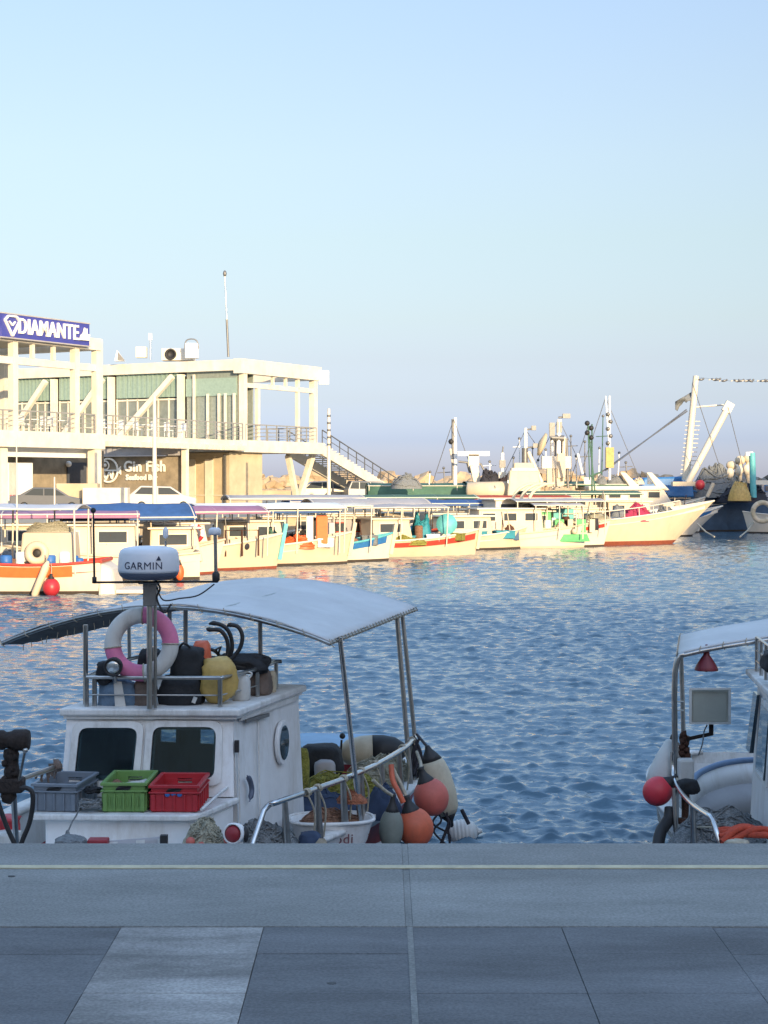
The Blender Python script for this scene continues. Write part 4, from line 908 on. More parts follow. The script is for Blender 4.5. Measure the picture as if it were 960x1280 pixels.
# white sport yacht behind the trawler bow
t15, F15, f15, dz15 = boat('white motor yacht with swept twin fins and low flybridge behind the trawler bow', 800, 112, 14, 9.5, 3.2, 1.5, .9, 'hull white', 'dark bottom', 'hull white', None, name='motor_yacht', cat='yacht', deck='grey deck', cabins=[(-3, 1.2, 2.4, 3.0, 'hull white', 1.2)])
for k in range(2): MB(F15).hexa([(-1.0 + k * 1.9, -1.1, 2.9), (-.2 + k * 1.9, -1.1, 2.9), (-.2 + k * 1.9, -.9, 2.9), (-1.0 + k * 1.9, -.9, 2.9), (-1.9 + k * 1.9, -1.1, 4.1), (-1.5 + k * 1.9, -1.1, 4.1), (-1.5 + k * 1.9, -.9, 4.1), (-1.9 + k * 1.9, -.9, 4.1)]).build('fin', 'hull white', t15, bevel=.05)
MB(F15).box((-1.6, 0, 3.05), (5.2, 2.7, .3)).build('flybridge', 'hull white', t15, bevel=.08)
# big trawler
t16, F16, f16, dz16 = boat('large cream trawler with high flared bow and red waterline, biggest hull in the row', 736, 92, 17, 15.5, 3.6, 1.25, 1.15, 'hull cream', 'antifouling red', 'hull white', None, rake=3.0, deck='grey deck', cabins=[(-6, -3.0, 2.4, 2.5, 'hull white')], stern=.75, wlz=.22)
MB(F16).box((-2.2, -1.35, 1.75), (1.2, .5, .55)).build('deck_box', 'turquoise paint', t16, bevel=.03)
r = MB(F16)
for k in range(9):
    u = .35 + k * .06; p = f16(u, 1, -1); r.tube([p, p + Vector((0, .05, .5))], .025, 5)
r.tube([f16(.35 + k * .06, 1, -1) + Vector((0, .05, .5)) for k in range(9)], .03, 5); r.build('hand_rail', 'hull white', t16)
for k, (u, d_, mt, lb, nm, cat) in enumerate([(.27, (2.0, .9, .95), 'rope dark', 'black net pile on the large trawler behind its turquoise box', 'net_heap', 'net'), (.4, (2.2, .8, .6), 'grey net', 'dark grey net pile amidships on the large trawler', 'net_heap', 'net'),
        (.5, (2.0, 1.0, .8), 'cream net', 'cream heap of rope in the middle of the trawler foredeck', 'rope_heap', 'rope'), (.66, (1.9, 1.2, .95), 'crimson net', 'bright crimson net pile on the bow of the large trawler', 'net_heap', 'net'), (.78, (1.2, .8, .6), 'grey net', 'small grey pile in front of the crimson net', 'net_heap', 'net')]):
    p = f16(u, 1, -1); heap(w2(F16, (p.x, p.y * .55, p.z - .3)), d_, mt, lb, nm, cat, seed=15.3 + k * 1.7, sr=.03, rz=.3)
for k in range(3): MB(F16).tube(smooth_path([(-4.2 + k * .0, -1.2 + k * 1.2, 1.3), (-4.0, -1.2 + k * 1.2, 2.7), (-3.3, -1.2 + k * 1.2, 3.3), (-2.6, -1.2 + k * 1.2, 3.4)]), .09, 6).build('davit', 'hull cream', t16)
for i in range(2):
    a = F16 @ (f16(.8, .9, -1) + Vector((0, -.05, 0))); b = a + Vector((-1.6 - i * 3, -2.5, -(a.z - WATER) - .05))
# second bow behind
t17, F17, f17, dz17 = boat('white boat with sharp overhanging bow and blue band just past the large trawler', 822, 106, 14, 9.0, 2.9, 1.05, .85, 'hull white', 'dark bottom', 'hull white', 'blue paint', (.84, .99), (.4, .9), rake=2.6, deck='grey deck', cabins=[(-3.8, -1, 2.1, 2.2, 'hull cream')])
MB(F17).box((.6, -.6, 1.75), (1.3, .8, .8)).build('winch_housing', 'hull cream', t17, bevel=.1)
for k in range(2): MB(F17).lathe([(.1, -.35), (.35, -.32), (.2, -.2), (.2, .2), (.35, .32), (.1, .35)], (1.0 + k * 1.4, -.7, 1.9), Matrix.Rotation(R(70), 4, 'X'), 12).build('winch', 'render beige', t17)
hbuoy(at(875, 606, 108), .32, 'red plastic', 'tiny red buoy on top of the overhanging bow boat', cat='buoy')
MB().tube([at(884, 621, 107), at(892, 604, 107)], .13, 6).build('bollard_post', 'hull cream', label='slanting cream post at the overhanging bow', cat='post')
# blue covered boat with A-frame masts
t18, F18, f18, dz18 = boat('long navy boat with square blue canvas house and two crossing white booms', 826, 116, 10, 14, 3.4, 1.6, .6, 'navy paint', 'dark bottom', 'hull white', None, deck='grey deck', cabins=[(-3.2, 1.5, 2.6, 2.3, 'navy paint')])
MB(F18).hexa([(-2.1, -1.5, 2.4), (1.9, -1.5, 2.4), (1.9, 1.5, 2.4), (-2.1, 1.5, 2.4), (-1.7, -1.3, 3.75), (1.8, -1.3, 3.85), (1.8, 1.3, 3.85), (-1.7, 1.3, 3.75)]).build('canvas_house', 'blue paint', t18, bevel=.12)
MB(F18).hexa([(-4.4, -1.4, 2.3), (-2.3, -1.5, 2.3), (-2.3, 1.5, 2.3), (-4.4, 1.4, 2.3), (-4.0, -1., 2.6), (-2.2, -1.4, 3.3), (-2.2, 1.4, 3.3), (-4.0, 1., 2.6)]).build('canvas_cover', 'blue tarp', t18, bevel=.1)
a = at(857, 600, 114); b = at(870, 470, 114); tm = thing('ladder_mast', 'tall white raking ladder mast with short rungs beside the blue canvas house', 'mast', a)
MB().tube([a, b], [.27, .2], 8).build('pole', 'hull white', tm); rg = MB()
for k in range(13): p = a.lerp(b, .06 + k * .042); rg.tube([p - Vector((.4, 0, 0)), p + Vector((.6, 0, 0))], .032, 5)
rg.build('rung', 'hull white', tm); MB().tube([at(866, 509, 114), at(905, 506, 114)], .06, 5).build('topping_line', 'hull white', tm)
a = at(860, 603, 113); b = at(910, 509, 113); tm2 = thing('derrick_boom', 'slanting white derrick boom leaning right from the foot of the ladder mast', 'boom', a)
MB().tube([a, b], [.22, .24], 8).build('spar', 'hull white', tm2); MB().box(b, (.6, .4, .7), ry=.5).build('head', 'hull white', tm2); MB().box(a + Vector((0, 0, -.1)), (2.2, .8, .3)).build('foot', 'hull cream', tm2)
# tattered flag
rows = []
for i in range(9):
    u = i / 8; y0 = 489 + 13 * u; y1 = 497 + 13 * u + 4 * math.sin(u * 9) * u
    rows.append([at(866 - 22 * u, y0 + (y1 - y0) * j / 5 + (2 if j == 5 and i % 2 else 0), 114 + .25 * math.sin(u * 7 + j * .6)) for j in range(6)])
MB().grid(rows, True, (0, .03, 0)).build('flag', 'grey net', label='tattered dark flag flying left of the ladder mast', cat='flag')
MB().tube([at(864, 500, 114), at(866, 478, 114)], .04, 5).build('flag_halyard', 'grey metal', label='short halyard holding the tattered flag', cat='line')
for k in range(2): MB().tube([at(858 + k, 512 + k * 2, 113.6), at(812, 547, 110), at(752 + k * 5, 590 - k * 2, 106)], .045, 5).build('rigging_line', 'grey metal', label=['upper rigging line running down left from the tattered flag', 'lower rigging line running down left from the tattered flag'][k], cat='rigging')
# wire with birds
wire = [at(870, 471, 114), at(900, 475, 110), at(930, 477, 106), at(975, 476, 100)]
MB().tube(smooth_path(wire, 5), .007, 4).build('overhead_wire', 'grey metal', label='thin wire running right from the head of the ladder mast', cat='wire')
for k, px in enumerate((876, 892, 897, 905, 920, 926, 934, 938, 953, 959)):
    a = at(px, 474.5 + (1.5 if px > 900 else 0), 112 - (px - 870) * .13); m_ = MB(); m_.ball(a, .13, (1.5, .7, .6), 8, Matrix.Rotation(.4 * math.sin(k * 2), 4, 'Y')); m_.ball(a + Vector((.18, 0, .06)), .07, n=6); m_.poly([a + Vector((-.15, -.03, 0)), a + Vector((-.34, -.03, -.06)), a + Vector((-.31, -.03, .05))], (0, .06, 0))
    m_.build('perched_bird', 'grey metal', label='small dark bird perched on the thin wire at upper right', cat='bird', group='birds on the wire')
# dark trawler bow-on at right
t19, F19, f19, dz19 = boat('dark blue and grey trawler lying in shade at the right', 925, 118, 205, 12, 3.6, 1.9, 1.3, 'navy paint', 'dark bottom', 'blue paint', None, rake=1.2, deck='grey deck', cabins=[(-4.5, -1, 2.5, 3.4, 'grey canvas', .2)], stern=.8)
for k, (px, h) in enumerate(((914, 1.2), (925, 1.6), (935, 1.8))): 
    a = at(px, 603 + k, 116); ft = thing('deck_floodlight', ['left', 'middle', 'right'][k] + ' of the three cream floodlight clusters above the dark trawler', 'floodlight', a)
    MB().tube([a, a + Vector((0, 0, h))], .15, 8).build('post', 'hull cream', ft); MB().ball(a + Vector((0, 0, h)), .38, (1, .8, .9), 10).build('lamp', 'hull cream', ft); MB().ball(a + Vector((-.1, -.1, h * .55)), .3, (1, .8, 1.3), 10).build('lamp', 'hull white', ft)
a = at(942, 622, 114); tg = thing('gantry_post', 'pale green gantry post with an arm pointing left over the dark trawler', 'gantry', a)
MB().tube([a, at(940, 566, 114)], .22, 8).build('post', 'turquoise paint', tg); MB().bar(at(941, 567, 114), at(932, 567.5, 114), .25).build('arm', 'clean white', tg); MB().bar(at(940, 603, 114), at(985, 603, 114), .3).build('beam', 'cream paint', tg)
heap(at(928, 628, 115), (3.6, 2.5, 1.4), 'rope dark', 'black net heap on the deck of the dark trawler', seed=19.1, sr=.05)
heap(at(924, 626, 113.2), (1.6, 1.0, 1.5), 'yellow plastic', 'yellow oilskin heap in front of the black net heap', 'oilskin_heap', 'oilskins', seed=19.8, strands=6, sr=.03)
heap(at(895, 622, 116), (3.5, 2, 2.2), 'grey net', 'grey net heap left of the yellow oilskins', seed=21.2, sr=.05)
t20, F20, f20, dz20 = boat('small pale grey boat cut by the right edge of the picture', 975, 112, 175, 5, 2.0, 1.15, .3, 'hull white', 'dark bottom', 'hull white', None, deck='grey deck')
lifebuoy(at(953, 640, 109.5), .62, Matrix.Rotation(R(90), 4, 'X'), 'render beige', 'hull cream', 'thick beige ring fender on the small pale grey boat at right')
# further small boats squeezed in behind the front row
def extra(label, px, D, hd, L, hull, can, z, cabc, stripe=None):
    t, F, f, dz = boat(label, px, D, hd, L, 2.4, .8, .5, hull, 'dark bottom', 'hull white', stripe, cabins=[(-L * .25, L * .12, 1.7, 1.8, cabc)], canopies=[(-L * .45, L * .4, 2.3, z, .16, can, .1, 4)])
    return F
FX = [extra('cream boat with navy awning wedged behind the pink awning boat', 60, 66, 15, 7.5, 'hull cream', 'blue tarp', 2.5, 'render beige'),
 extra('boat with dusty red awning behind the mauve awning boat', 268, 75, 15, 8, 'hull white', 'rope red', 2.4, 'hull cream'),
 extra('boat with grey awning behind the blue edged awning boat', 372, 81, 15, 8, 'hull cream', 'grey canvas', 2.75, 'render beige'),
 extra('boat with blue awning behind the open boat with blue band', 440, 88, 15, 8, 'blue paint', 'blue tarp', 2.5, 'hull cream'),
 extra('boat with dark teal awning behind the long blue tarpaulin', 520, 99, 12, 9, 'hull cream', 'green canvas', 2.6, 'hull white'),
 extra('boat with rust red awning behind the square window boat', 640, 101, 12, 9, 'hull white', 'rope red', 2.55, 'render beige'),
 extra('boat with grey green awning behind the green panelled boat', 728, 104, 12, 9, 'bright green paint', 'green canvas', 2.8, 'hull cream')]
# loose gear scattered over the decks
rg_ = random.Random(21)
def clutter(F, desc, xs, ysd, z, n, cols, pole=True):
    g = 'loose gear on ' + desc
    for k in range(n):
        x = xs[0] + (xs[1] - xs[0]) * (k + .5) / n + rg_.uniform(-.12, .12); y = ysd * rg_.uniform(.35, .95); p = w2(F, (x, y, z + .16)); c = rg_.choice(cols); q = rg_.random()
        if q < .3: fcrate(p, (rg_.uniform(.5, .8), .5, rg_.uniform(.25, .5)), c, 'small crate among the loose gear on ' + desc, rg_.uniform(-.5, .5), g, 'crate')
        elif q < .55: heap(p, (rg_.uniform(.7, 1.2), .7, rg_.uniform(.4, .8)), c, 'small net heap among the loose gear on ' + desc, seed=rg_.uniform(3, 90), strands=8, sr=.018, group=g)
        elif q < .7: hbuoy(p + Vector((0, 0, .17)), rg_.uniform(.12, .18), c, 'small float among the loose gear on ' + desc, cat='float', group=g, name='float')
        elif q < .85: o = barrel(p, rg_.uniform(.16, .26), rg_.uniform(.5, .8), c, 'small drum among the loose gear on ' + desc, g, 'drum'); o['category'] = 'drum'
        else:
            h = rg_.uniform(.7, 1.6); MB().tube([p, p + Vector((rg_.uniform(-.4, .4), 0, h))], .03, 5).build('pole', rg_.choice(('grey metal', 'hull cream', 'rust')), label='thin pole among the loose gear on ' + desc, cat='pole', group=g)
W_ = ['clean white', 'brown net', 'rope dark', 'hull cream', 'rust']
for F_, d_ in zip(FX, ('the navy awning boat', 'the dusty red awning boat', 'the rear grey awning boat', 'the rear blue awning boat', 'the dark teal awning boat', 'the rust red awning boat', 'the grey green awning boat')): clutter(F_, d_, (-3.4, 3.0), -.8, .6, 7, W_ + ['grey net', 'blue plastic', 'orange plastic'])
clutter(F1, 'the orange striped boat', (-2.9, 1.4), .8, .62, 7, W_ + ['blue plastic', 'orange plastic'])
clutter(F2, 'the pink awning boat', (-2.2, 3.2), .9, .6, 9, W_ + ['grey net', 'blue plastic'])
clutter(F3, 'the blue tarpaulin boat', (-2.8, 1.8), -.95, .6, 8, W_ + ['red plastic', 'grey net'])
clutter(F4_, 'the mauve awning boat', (-3.2, 2.6), -.9, .62, 8, W_ + ['grey net', 'cream net'])
clutter(F5, 'the blue edged awning boat', (-3, 2.6), -.85, .6, 9, W_ + ['orange plastic', 'green canvas'])
clutter(F6, 'the open boat with blue band', (-2.2, 2.0), -.5, .55, 7, W_ + ['grey net'])
clutter(F7, 'the small dark window boat', (-3.6, 3.2), -.9, .55, 8, W_ + ['rope red', 'grey net'])
clutter(F8, 'the red striped boat', (-3, 2.6), -.75, .55, 9, W_ + ['teal plastic', 'ochre net'])
clutter(F9, 'the long blue tarpaulin boat', (-4, 3.6), -1., .6, 8, W_ + ['teal plastic'])
clutter(F10, 'the small boat with teal boxes', (-2.4, 2.2), -.7, .5, 6, W_ + ['teal plastic', 'orange plastic'])
clutter(F11, 'the square window boat', (-3.4, 3.2), -.9, .55, 9, W_ + ['grey net'])
clutter(F12, 'the green panelled boat', (-3.6, 3.2), -.95, .75, 9, W_ + ['bright green paint', 'turquoise paint'])
clutter(F13, 'the green roofed boat', (-6, 5.6), -1.2, 1.05, 12, W_ + ['bright green paint', 'grey net'])
clutter(F16, 'the large trawler', (-4.4, 3.4), -1.0, 1.4, 14, W_ + ['grey net', 'turquoise paint', 'cream net'])
clutter(F15, 'the white motor yacht', (-4.2, 1.0), -.6, 3.15, 6, ['clean white', 'hull cream', 'grey net'])
clutter(F17, 'the overhanging bow boat', (-2.2, 2.6), -.8, 1.1, 7, W_)
clutter(F19, 'the dark trawler', (-3, 4), .5, 2.0, 9, ['grey net', 'rope dark', 'rust', 'hull cream'])
# mooring lines in the water at the bows
for k, (a, b, lb) in enumerate(((at(872, 655, 104), at(893, 671, 99), 'slanting pale mooring line under the overhanging bow'), (at(942, 653, 112), at(925, 671, 100), 'slanting mooring line left of the small pale grey boat'), (at(803, 640, 97), at(828, 673, 95), 'dark line slanting down the bow of the large trawler'))):
    b.z = max(b.z, WATER - .05); MB().tube([a, a.lerp(b, .5) - Vector((0, 0, .1)), b], .05, 5).build('mooring_line', 'rope cream', label=lb, cat='rope')
# red/dark near-left reflection of cleats: thin railing by the stairs
p = at(407, 622, 126)
# ---------------------------------------------------------------- foreground boat (left)
mat('boat white', (.76, .77, .78), .42, var=.1, scale=3, dirt=.5, dirtcol=(.34, .28, .2))
mat('worn white', (.68, .68, .67), .6, var=.15, scale=5, dirt=.6, dirtcol=(.2, .17, .13))
mat('canopy vinyl', (.5, .51, .52), .55, var=.14, scale=1.6, bump=.6, bscale=4, dirt=.35, dirtcol=(.34, .33, .32))
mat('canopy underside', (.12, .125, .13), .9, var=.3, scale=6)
mat('hull red', (.28, .02, .03), .5, var=.2, scale=3, dirt=.3)
mat('dusty pink', (.62, .17, .32), .6, var=.15, scale=8, dirt=.2)
mat('buoy white', (.55, .55, .53), .6, var=.12, scale=6, dirt=.35)
mat('buoy orange', (.62, .13, .06), .55, var=.25, scale=5, dirt=.45, dirtcol=(.2, .09, .06))
mat('buoy coral', (.55, .13, .1), .6, var=.22, scale=5, dirt=.4, dirtcol=(.25, .1, .08))
mat('buoy cream', (.5, .45, .34), .6, var=.15, scale=5, dirt=.4)
mat('buoy grey', (.2, .22, .19), .65, var=.25, scale=5, dirt=.4)
mat('black cloth', (.018, .02, .024), .85, var=.4, scale=9, bump=.4, bscale=30)
mat('radome white', (.66, .69, .74), .35, var=.03)
mat('radome base', (.08, .1, .15), .5, var=.05)
mat('letter navy', (.03, .04, .08), .5)
mat('denim cloth', (.12, .19, .28), .85, var=.25, scale=10, bump=.4, bscale=30)
mat('brown cloth', (.16, .12, .1), .9, var=.3, scale=10, bump=.4, bscale=30)
mat('window glass', (.03, .05, .065), .05, var=.1, scale=3, spec=.6)
mat('lens glass', (.55, .6, .62), .12, .6)
mat('teak grey', (.28, .28, .27), .85, var=.3, scale=8, dirt=.5)

def rquad(c, rad=.22, n=5):
    """rounded outline through four corners"""
    c = [Vector(p) for p in c]; out = []
    for i in range(4):
        a, b, d = c[i - 1], c[i], c[(i + 1) % 4]; p0 = b.lerp(a, rad); p2 = b.lerp(d, rad * (a - b).length / max(1e-6, (d - b).length)) 
        for k in range(n + 1):
            t = k / n; out.append(p0 * (1 - t) ** 2 + b * 2 * t * (1 - t) + p2 * t * t)
    return out
BO = Vector((-1.18, 12.9, WATER)); BRZ = R(-17.3); FB = frame(BO, BRZ)
fb = thing('fishing_boat', 'nearest white fishing boat with arched pale canopy, radar dome and red hull', 'boat', BO, BRZ)
cxh = -.95
SY = [-4.6, -4.2, -3.6, -2.8, -2, -1, -.2, .6, 1.3, 2.3, 3.4, 4.1, 4.3]
SH = [.03, .3, .6, .9, 1.12, 1.3, 1.38, 1.5, 1.57, 1.6, 1.48, 1.2, .95]
SZ = [1.1, 1.06, .98, .88, .8, .74, .72, .7, .7, .7, .72, .75, .76]
def gw(i, sd, dx=0., dz=0.): return Vector((cxh + sd * (SH[i] + dx), SY[i], SZ[i] + dz))
def hull_mesh(F, w0, w1, off=0.):
    m = MB(F)
    for sd in (1, -1):
        rows = []
        for j in range(7):
            t = w0 + (w1 - w0) * j / 6; r = []
            for i in range(len(SY)):
                z = -.4 + (SZ[i] + .4) * t; k = .55 + .45 * t ** .5
                r.append(Vector((cxh + sd * (SH[i] * k + off), SY[i] + (.5 * (1 - t) if i < 3 else 0), z)))
            rows.append(r if sd > 0 else r[::-1])
        m.grid(rows)
    i = -1; rows = []
    for j in range(7):
        t = w0 + (w1 - w0) * j / 6; z = -.4 + (SZ[i] + .4) * t; k = .55 + .45 * t ** .5
        rows.append([Vector((cxh + SH[i] * k * s_, SY[i], z)) for s_ in (1, .5, 0, -.5, -1)])
    return m.grid(rows, False)
def sub(parent, m, name, mt, **k): return m.build(name, mt, parent, **k)
hull_mesh(FB, 0, .9).build('hull', 'hull red', fb)
hull_mesh(FB, .9, 1.0, .012).build('rub_band', 'boat white', fb)
def sheer_strip(F, sd, w_in, zt, th):
    a = smooth_path([gw(i, sd, .03, zt) for i in range(len(SY))], 4); b = smooth_path([gw(i, sd, -w_in, zt) for i in range(len(SY))], 4)
    m = MB(F); rows = [a, b] if sd > 0 else [b, a]
    return m.grid(rows, True, (0, 0, -th))
for sd in (1, -1): sheer_strip(FB, sd, .15, .02, .04).build('gunwale', 'worn white', fb)
m = MB(FB)
for sd in (1, -1):
    a = smooth_path([gw(i, sd, -.13, 0) for i in range(1, len(SY))], 3); m.grid([a, [Vector((p.x, p.y, .28)) for p in a]])
m.build('bulwark', 'boat white', fb)
m = MB(FB); m.grid([[Vector((cxh + SH[i], SY[i], .3)) for i in range(4, len(SY))], [Vector((cxh - SH[i], SY[i], .3)) for i in range(4, len(SY))]], False); m.build('deck', 'teak grey', fb)
m = MB(FB); m.grid([[Vector((cxh + SH[i] - .1 * (i > 0), SY[i], SZ[i] - .06)) for i in range(0, 7)], [Vector((cxh - SH[i] + .1 * (i > 0), SY[i], SZ[i] - .06)) for i in range(0, 7)]], False, (0, 0, -.05)); m.build('foredeck', 'worn white', fb)

# wheelhouse: world coordinates from here on
def Dw(py): return 12.92 - (py - 888) / 97 * .12
wf = [Vector((-2.52, 12.78, -1.25)), Vector((-1.13, 12.74, -1.25)), Vector((-.69, 14.38, -1.4)), Vector((-2.15, 14.75, -1.4)),
      Vector((-2.47, 12.93, -.235)), Vector((-1.18, 12.9, -.235)), Vector((-.745, 14.3, -.235)), Vector((-2.1, 14.7, -.235))]
def wq(pts, inw, m): return m.poly(pts, inw)
chm = MB()
zt_, zb_ = -.2365, -1.4
wq([wf[1] + Vector((0, .12, 0)), wf[2], wf[6], wf[5] + Vector((0, .02, 0))], (-.04, .012, 0), chm)      # starboard wall
wq([wf[0] + Vector((0, .12, 0)), wf[3], wf[7], wf[4] + Vector((0, .02, 0))], (.04, .01, 0), chm)        # port wall
def bw(f, z):                                                                                    # point on the rear wall
    a = wf[3].lerp(wf[7], (z + 1.4) / 1.165); b = wf[2].lerp(wf[6], (z + 1.4) / 1.165); p = a.lerp(b, f); return Vector((p.x, p.y, z))
fs_ = [.03, .1, .2, .36, .46, .97]
for k in range(5):
    if k in (1, 3): wq([bw(fs_[k], -1.39), bw(fs_[k + 1], -1.39), bw(fs_[k + 1], -.72), bw(fs_[k], -.72)], (0, -.04, 0), chm); wq([bw(fs_[k], -.38), bw(fs_[k + 1], -.38), bw(fs_[k + 1], zt_), bw(fs_[k], zt_)], (0, -.04, 0), chm)
    else: wq([bw(fs_[k], -1.39), bw(fs_[k + 1], -1.39), bw(fs_[k + 1], zt_), bw(fs_[k], zt_)], (0, -.04, 0), chm)
for q4 in ([(84, 888), (291, 888), (291.3, 912), (82.5, 912)], [(78, 970), (292, 970), (292.3, 996), (75.5, 996)], [(82.5, 912), (103, 912), (97.5, 970), (78, 970)], [(170, 912), (195, 912), (190.5, 970), (163.5, 970)], [(268, 912), (291.3, 912), (292, 970), (265.5, 970)]):
    chm.poly([at(x, y, Dw(y)) for x, y in q4], (0, .035, 0))
ch = chm.build('cabin', 'boat white', fb)
def ring(outer, inner, mt, par, name):
    o = rquad(outer, .16); i_ = rquad(inner, .17); m = MB(); f = Vector((0, -.03, 0))
    rows = [o + o[:1], [p + f for p in o + o[:1]], [p + f for p in i_ + i_[:1]], [p + Vector((0, .02, 0)) for p in i_ + i_[:1]]]
    return m.grid(rows, False).build(name, mt, par)
gm = bpy.data.materials.new('clear glass'); gm.use_nodes = True; gn = gm.node_tree.nodes; gl = gm.node_tree.links
gt = gn.new('ShaderNodeBsdfTransparent'); gt.inputs[0].default_value = (.5, .6, .64, 1); gg = gn.new('ShaderNodeBsdfGlossy'); gg.inputs['Roughness'].default_value = .04; gg.inputs['Color'].default_value = (.9, .95, 1, 1)
gf = gn.new('ShaderNodeFresnel'); gf.inputs[0].default_value = 1.7; gx_ = gn.new('ShaderNodeMixShader'); gl.new(gf.outputs[0], gx_.inputs[0]); gl.new(gt.outputs[0], gx_.inputs[1]); gl.new(gg.outputs[0], gx_.inputs[2])
gl.new(gx_.outputs[0], gn['Material Output'].inputs['Surface'])
MB().poly([(-2.53, 12.85, -.236), (-1.12, 12.81, -.236), (-.67, 14.36, -.236), (-2.13, 14.78, -.236)], (0, 0, .058)).build('cabin_roof', 'worn white', fb, bevel=.015)
MB().poly([(-2.5, 12.88, -.262), (-1.15, 12.85, -.262), (-.71, 14.33, -.262), (-2.12, 14.74, -.262)], (0, 0, .024)).build('roof_moulding', 'boat white', fb)
for c, co in (([(100, 909), (173, 909), (166, 974), (93, 976)], [(92, 901), (181, 901), (174, 983), (84, 985)]), ([(192, 908), (271, 908), (268, 972), (187, 974)], [(184, 900), (279, 900), (277, 981), (178, 983)])):
    fr = ring([at(x, y, Dw(y) - .001) for x, y in co], [at(x, y, Dw(y) - .004) for x, y in c], 'worn white', fb, 'window_frame')
    MB().poly(rquad([at(x, y, Dw(y) - .012) for x, y in c], .17), (0, .004, 0)).build('window', gm, fr)
    gk = rquad([at(x, y, Dw(y) - .026) for x, y in c], .17); MB().tube(gk, .005, 5, True).build('seal', 'black rubber', fr)
def side(px, z, off=.02):
    """point on the starboard wall seen at photo column px, at height z"""
    k = (-.235 - z) / 1.1; a = Vector((-1.18 + .05 * k, 12.9 - .16 * k, z)); b = Vector((-.745 + .055 * k, 14.3 + .08 * k, z)); d = b - a; t_ = (px - 480) / FPX
    t = (t_ * a.y - a.x) / (d.x - t_ * d.y); n = Vector((d.y, -d.x, 0)).normalized(); return a + d * t + n * off, d.normalized(), n
pc, d_, n_ = side(350, -.6)
def oval(c, d, n, rx, rz, th, k=20): return [c + d * rx * math.cos(2 * math.pi * i / k) + Vector((0, 0, 1)) * rz * math.sin(2 * math.pi * i / k) for i in range(k)]
ph = MB().poly(oval(pc - n_ * .02, d_, n_, .15, .185, 0), n_ * .035).build('porthole', 'boat white', fb, bevel=.01)
MB().poly(oval(pc + n_ * .012, d_, n_, .105, .145, 0), n_ * .01).build('glass', 'window glass', ph)
hp = [side(x, 1.6 - (y - 600) * 13.1 / FPX, .035)[0] for x, y in ((303, 967), (307, 976), (309, 988), (306, 1000))]
MB().tube(smooth_path(hp, 4), [.004, .006] + [.022] * 9 + [.006, .004], 8).build('door_handle', 'radome base', fb)
lc = side(292.5, -.475, .02)[0]; MB().box(lc, (.035, .05, .09)).build('latch', 'black rubber', fb)
a = side(300, -.35, .004)[0]; 
for px, n0, n1 in ((322, -.33, -1.2), (297, -.5, -1.2)): MB().bar(side(px, n0, .003)[0], side(px + 2, n1, .003)[0], .012, .012).build('seam', 'worn white', fb)
m = MB(); m.bar(side(297, -.27, .02)[0], side(369, -.27, .02)[0], .02, .045); m.build('grab_rail', 'worn white', fb)
m = MB(); m.bar(side(303, -.31, .025)[0], side(332, -.325, .025)[0], .015, .03); m.build('vent', 'grey metal', fb)

# ledge in front of the windscreen
LZ = -.865
led = [(-2.6, 12.17), (-1.45, 12.13), (-1.37, 12.17), (-1.33, 12.26), (-1.12, 12.82), (-2.56, 12.95)]
MB().poly([(x, y, LZ - .045) for x, y in led], (0, 0, .045)).build('ledge', 'worn white', fb, bevel=.012)
ins = [(-2.52, 12.26), (-1.45, 12.21), (-1.38, 12.3), (-1.16, 12.78), (-2.5, 12.9)]
MB().poly([(x, y, -1.5) for x, y in ins], (0, 0, 1.5 + LZ - .046)).build('trunk', 'boat white', fb, bevel=.02)
MB().tube(smooth_path([at(252, 1012, 12.2), at(262, 1003, 12.35), at(274, 992, 12.6), at(284, 984, 12.8)], 4), .012, 8).build('corner_moulding', 'worn white', fb)
# mast with radar on the wheelhouse
mp0 = at(187, 886, 12.79); mp1 = at(187, 728, 12.85)
MB().tube([mp0, mp1], .023, 12).build('mast', 'steel', fb); MB().tube([at(194, 885, 12.83), at(194, 750, 12.86)], .014, 8).build('mast_stay', 'steel', fb)
m = MB().box(at(188, 742, 12.85), (.105, .09, .19)); m.box(at(187, 728.5, 12.85), (.16, .14, .015)); m.build('mast_head', 'grey metal', fb, bevel=.006)
cbz = at(187, 727, 12.85).z
cb = MB().tube([at(117, 728, 12.9), at(272, 727, 12.9)], .009, 8).build('crossbar', 'black rubber', fb)
m = MB().tube([at(118, 728, 12.9), at(117, 660, 12.9), at(116.5, 640, 12.9)], [.009, .008, .006], 8); m.ball(at(116.5, 638, 12.9), .022, n=10); m.lathe([(.018, -.02), (.018, .03)], at(118, 726, 12.9), n=8); m.build('whip_antenna', 'black rubber', fb)
gp_ = MB().tube([at(270, 728, 12.9), at(269, 668, 12.9)], .014, 8).build('antenna_post', 'steel', fb)
MB().lathe([(.0, .03), (.03, .028), (.048, .015), (.05, -.015), (.04, -.03), (0, -.032)][::-1], at(268.5, 664, 12.9), n=16).build('satellite_puck', 'radome white', gp_)
MB().lathe([(.012, -.04), (.03, -.02), (.03, .03), (.012, .05)], at(270, 722, 12.9), n=10).build('clamp', 'black rubber', gp_)
gq = MB().tube([at(207, 690, 12.95), at(207, 676, 12.95)], .009, 8).build('antenna_stub', 'steel', fb); MB().ball(at(207, 666, 12.95), .024, (1, 1, 1.9), 12).build('cap', 'radome white', gq)
MB().tube(smooth_path([at(196, 733, 12.83), at(204, 750, 12.83), at(225, 748, 12.85), at(248, 744, 12.88), at(268, 730, 12.9)], 5), .006, 6).build('cable', 'black rubber', fb)
MB().tube(smooth_path([at(192, 722, 12.83), at(200, 735, 12.8), at(196, 748, 12.8), at(205, 765, 12.8), at(214, 755, 12.82)], 5), .008, 6).build('cable', 'black rubber', fb)
rdc = at(186, 722, 12.87); rdc.z = at(186, 724, 12.87).z
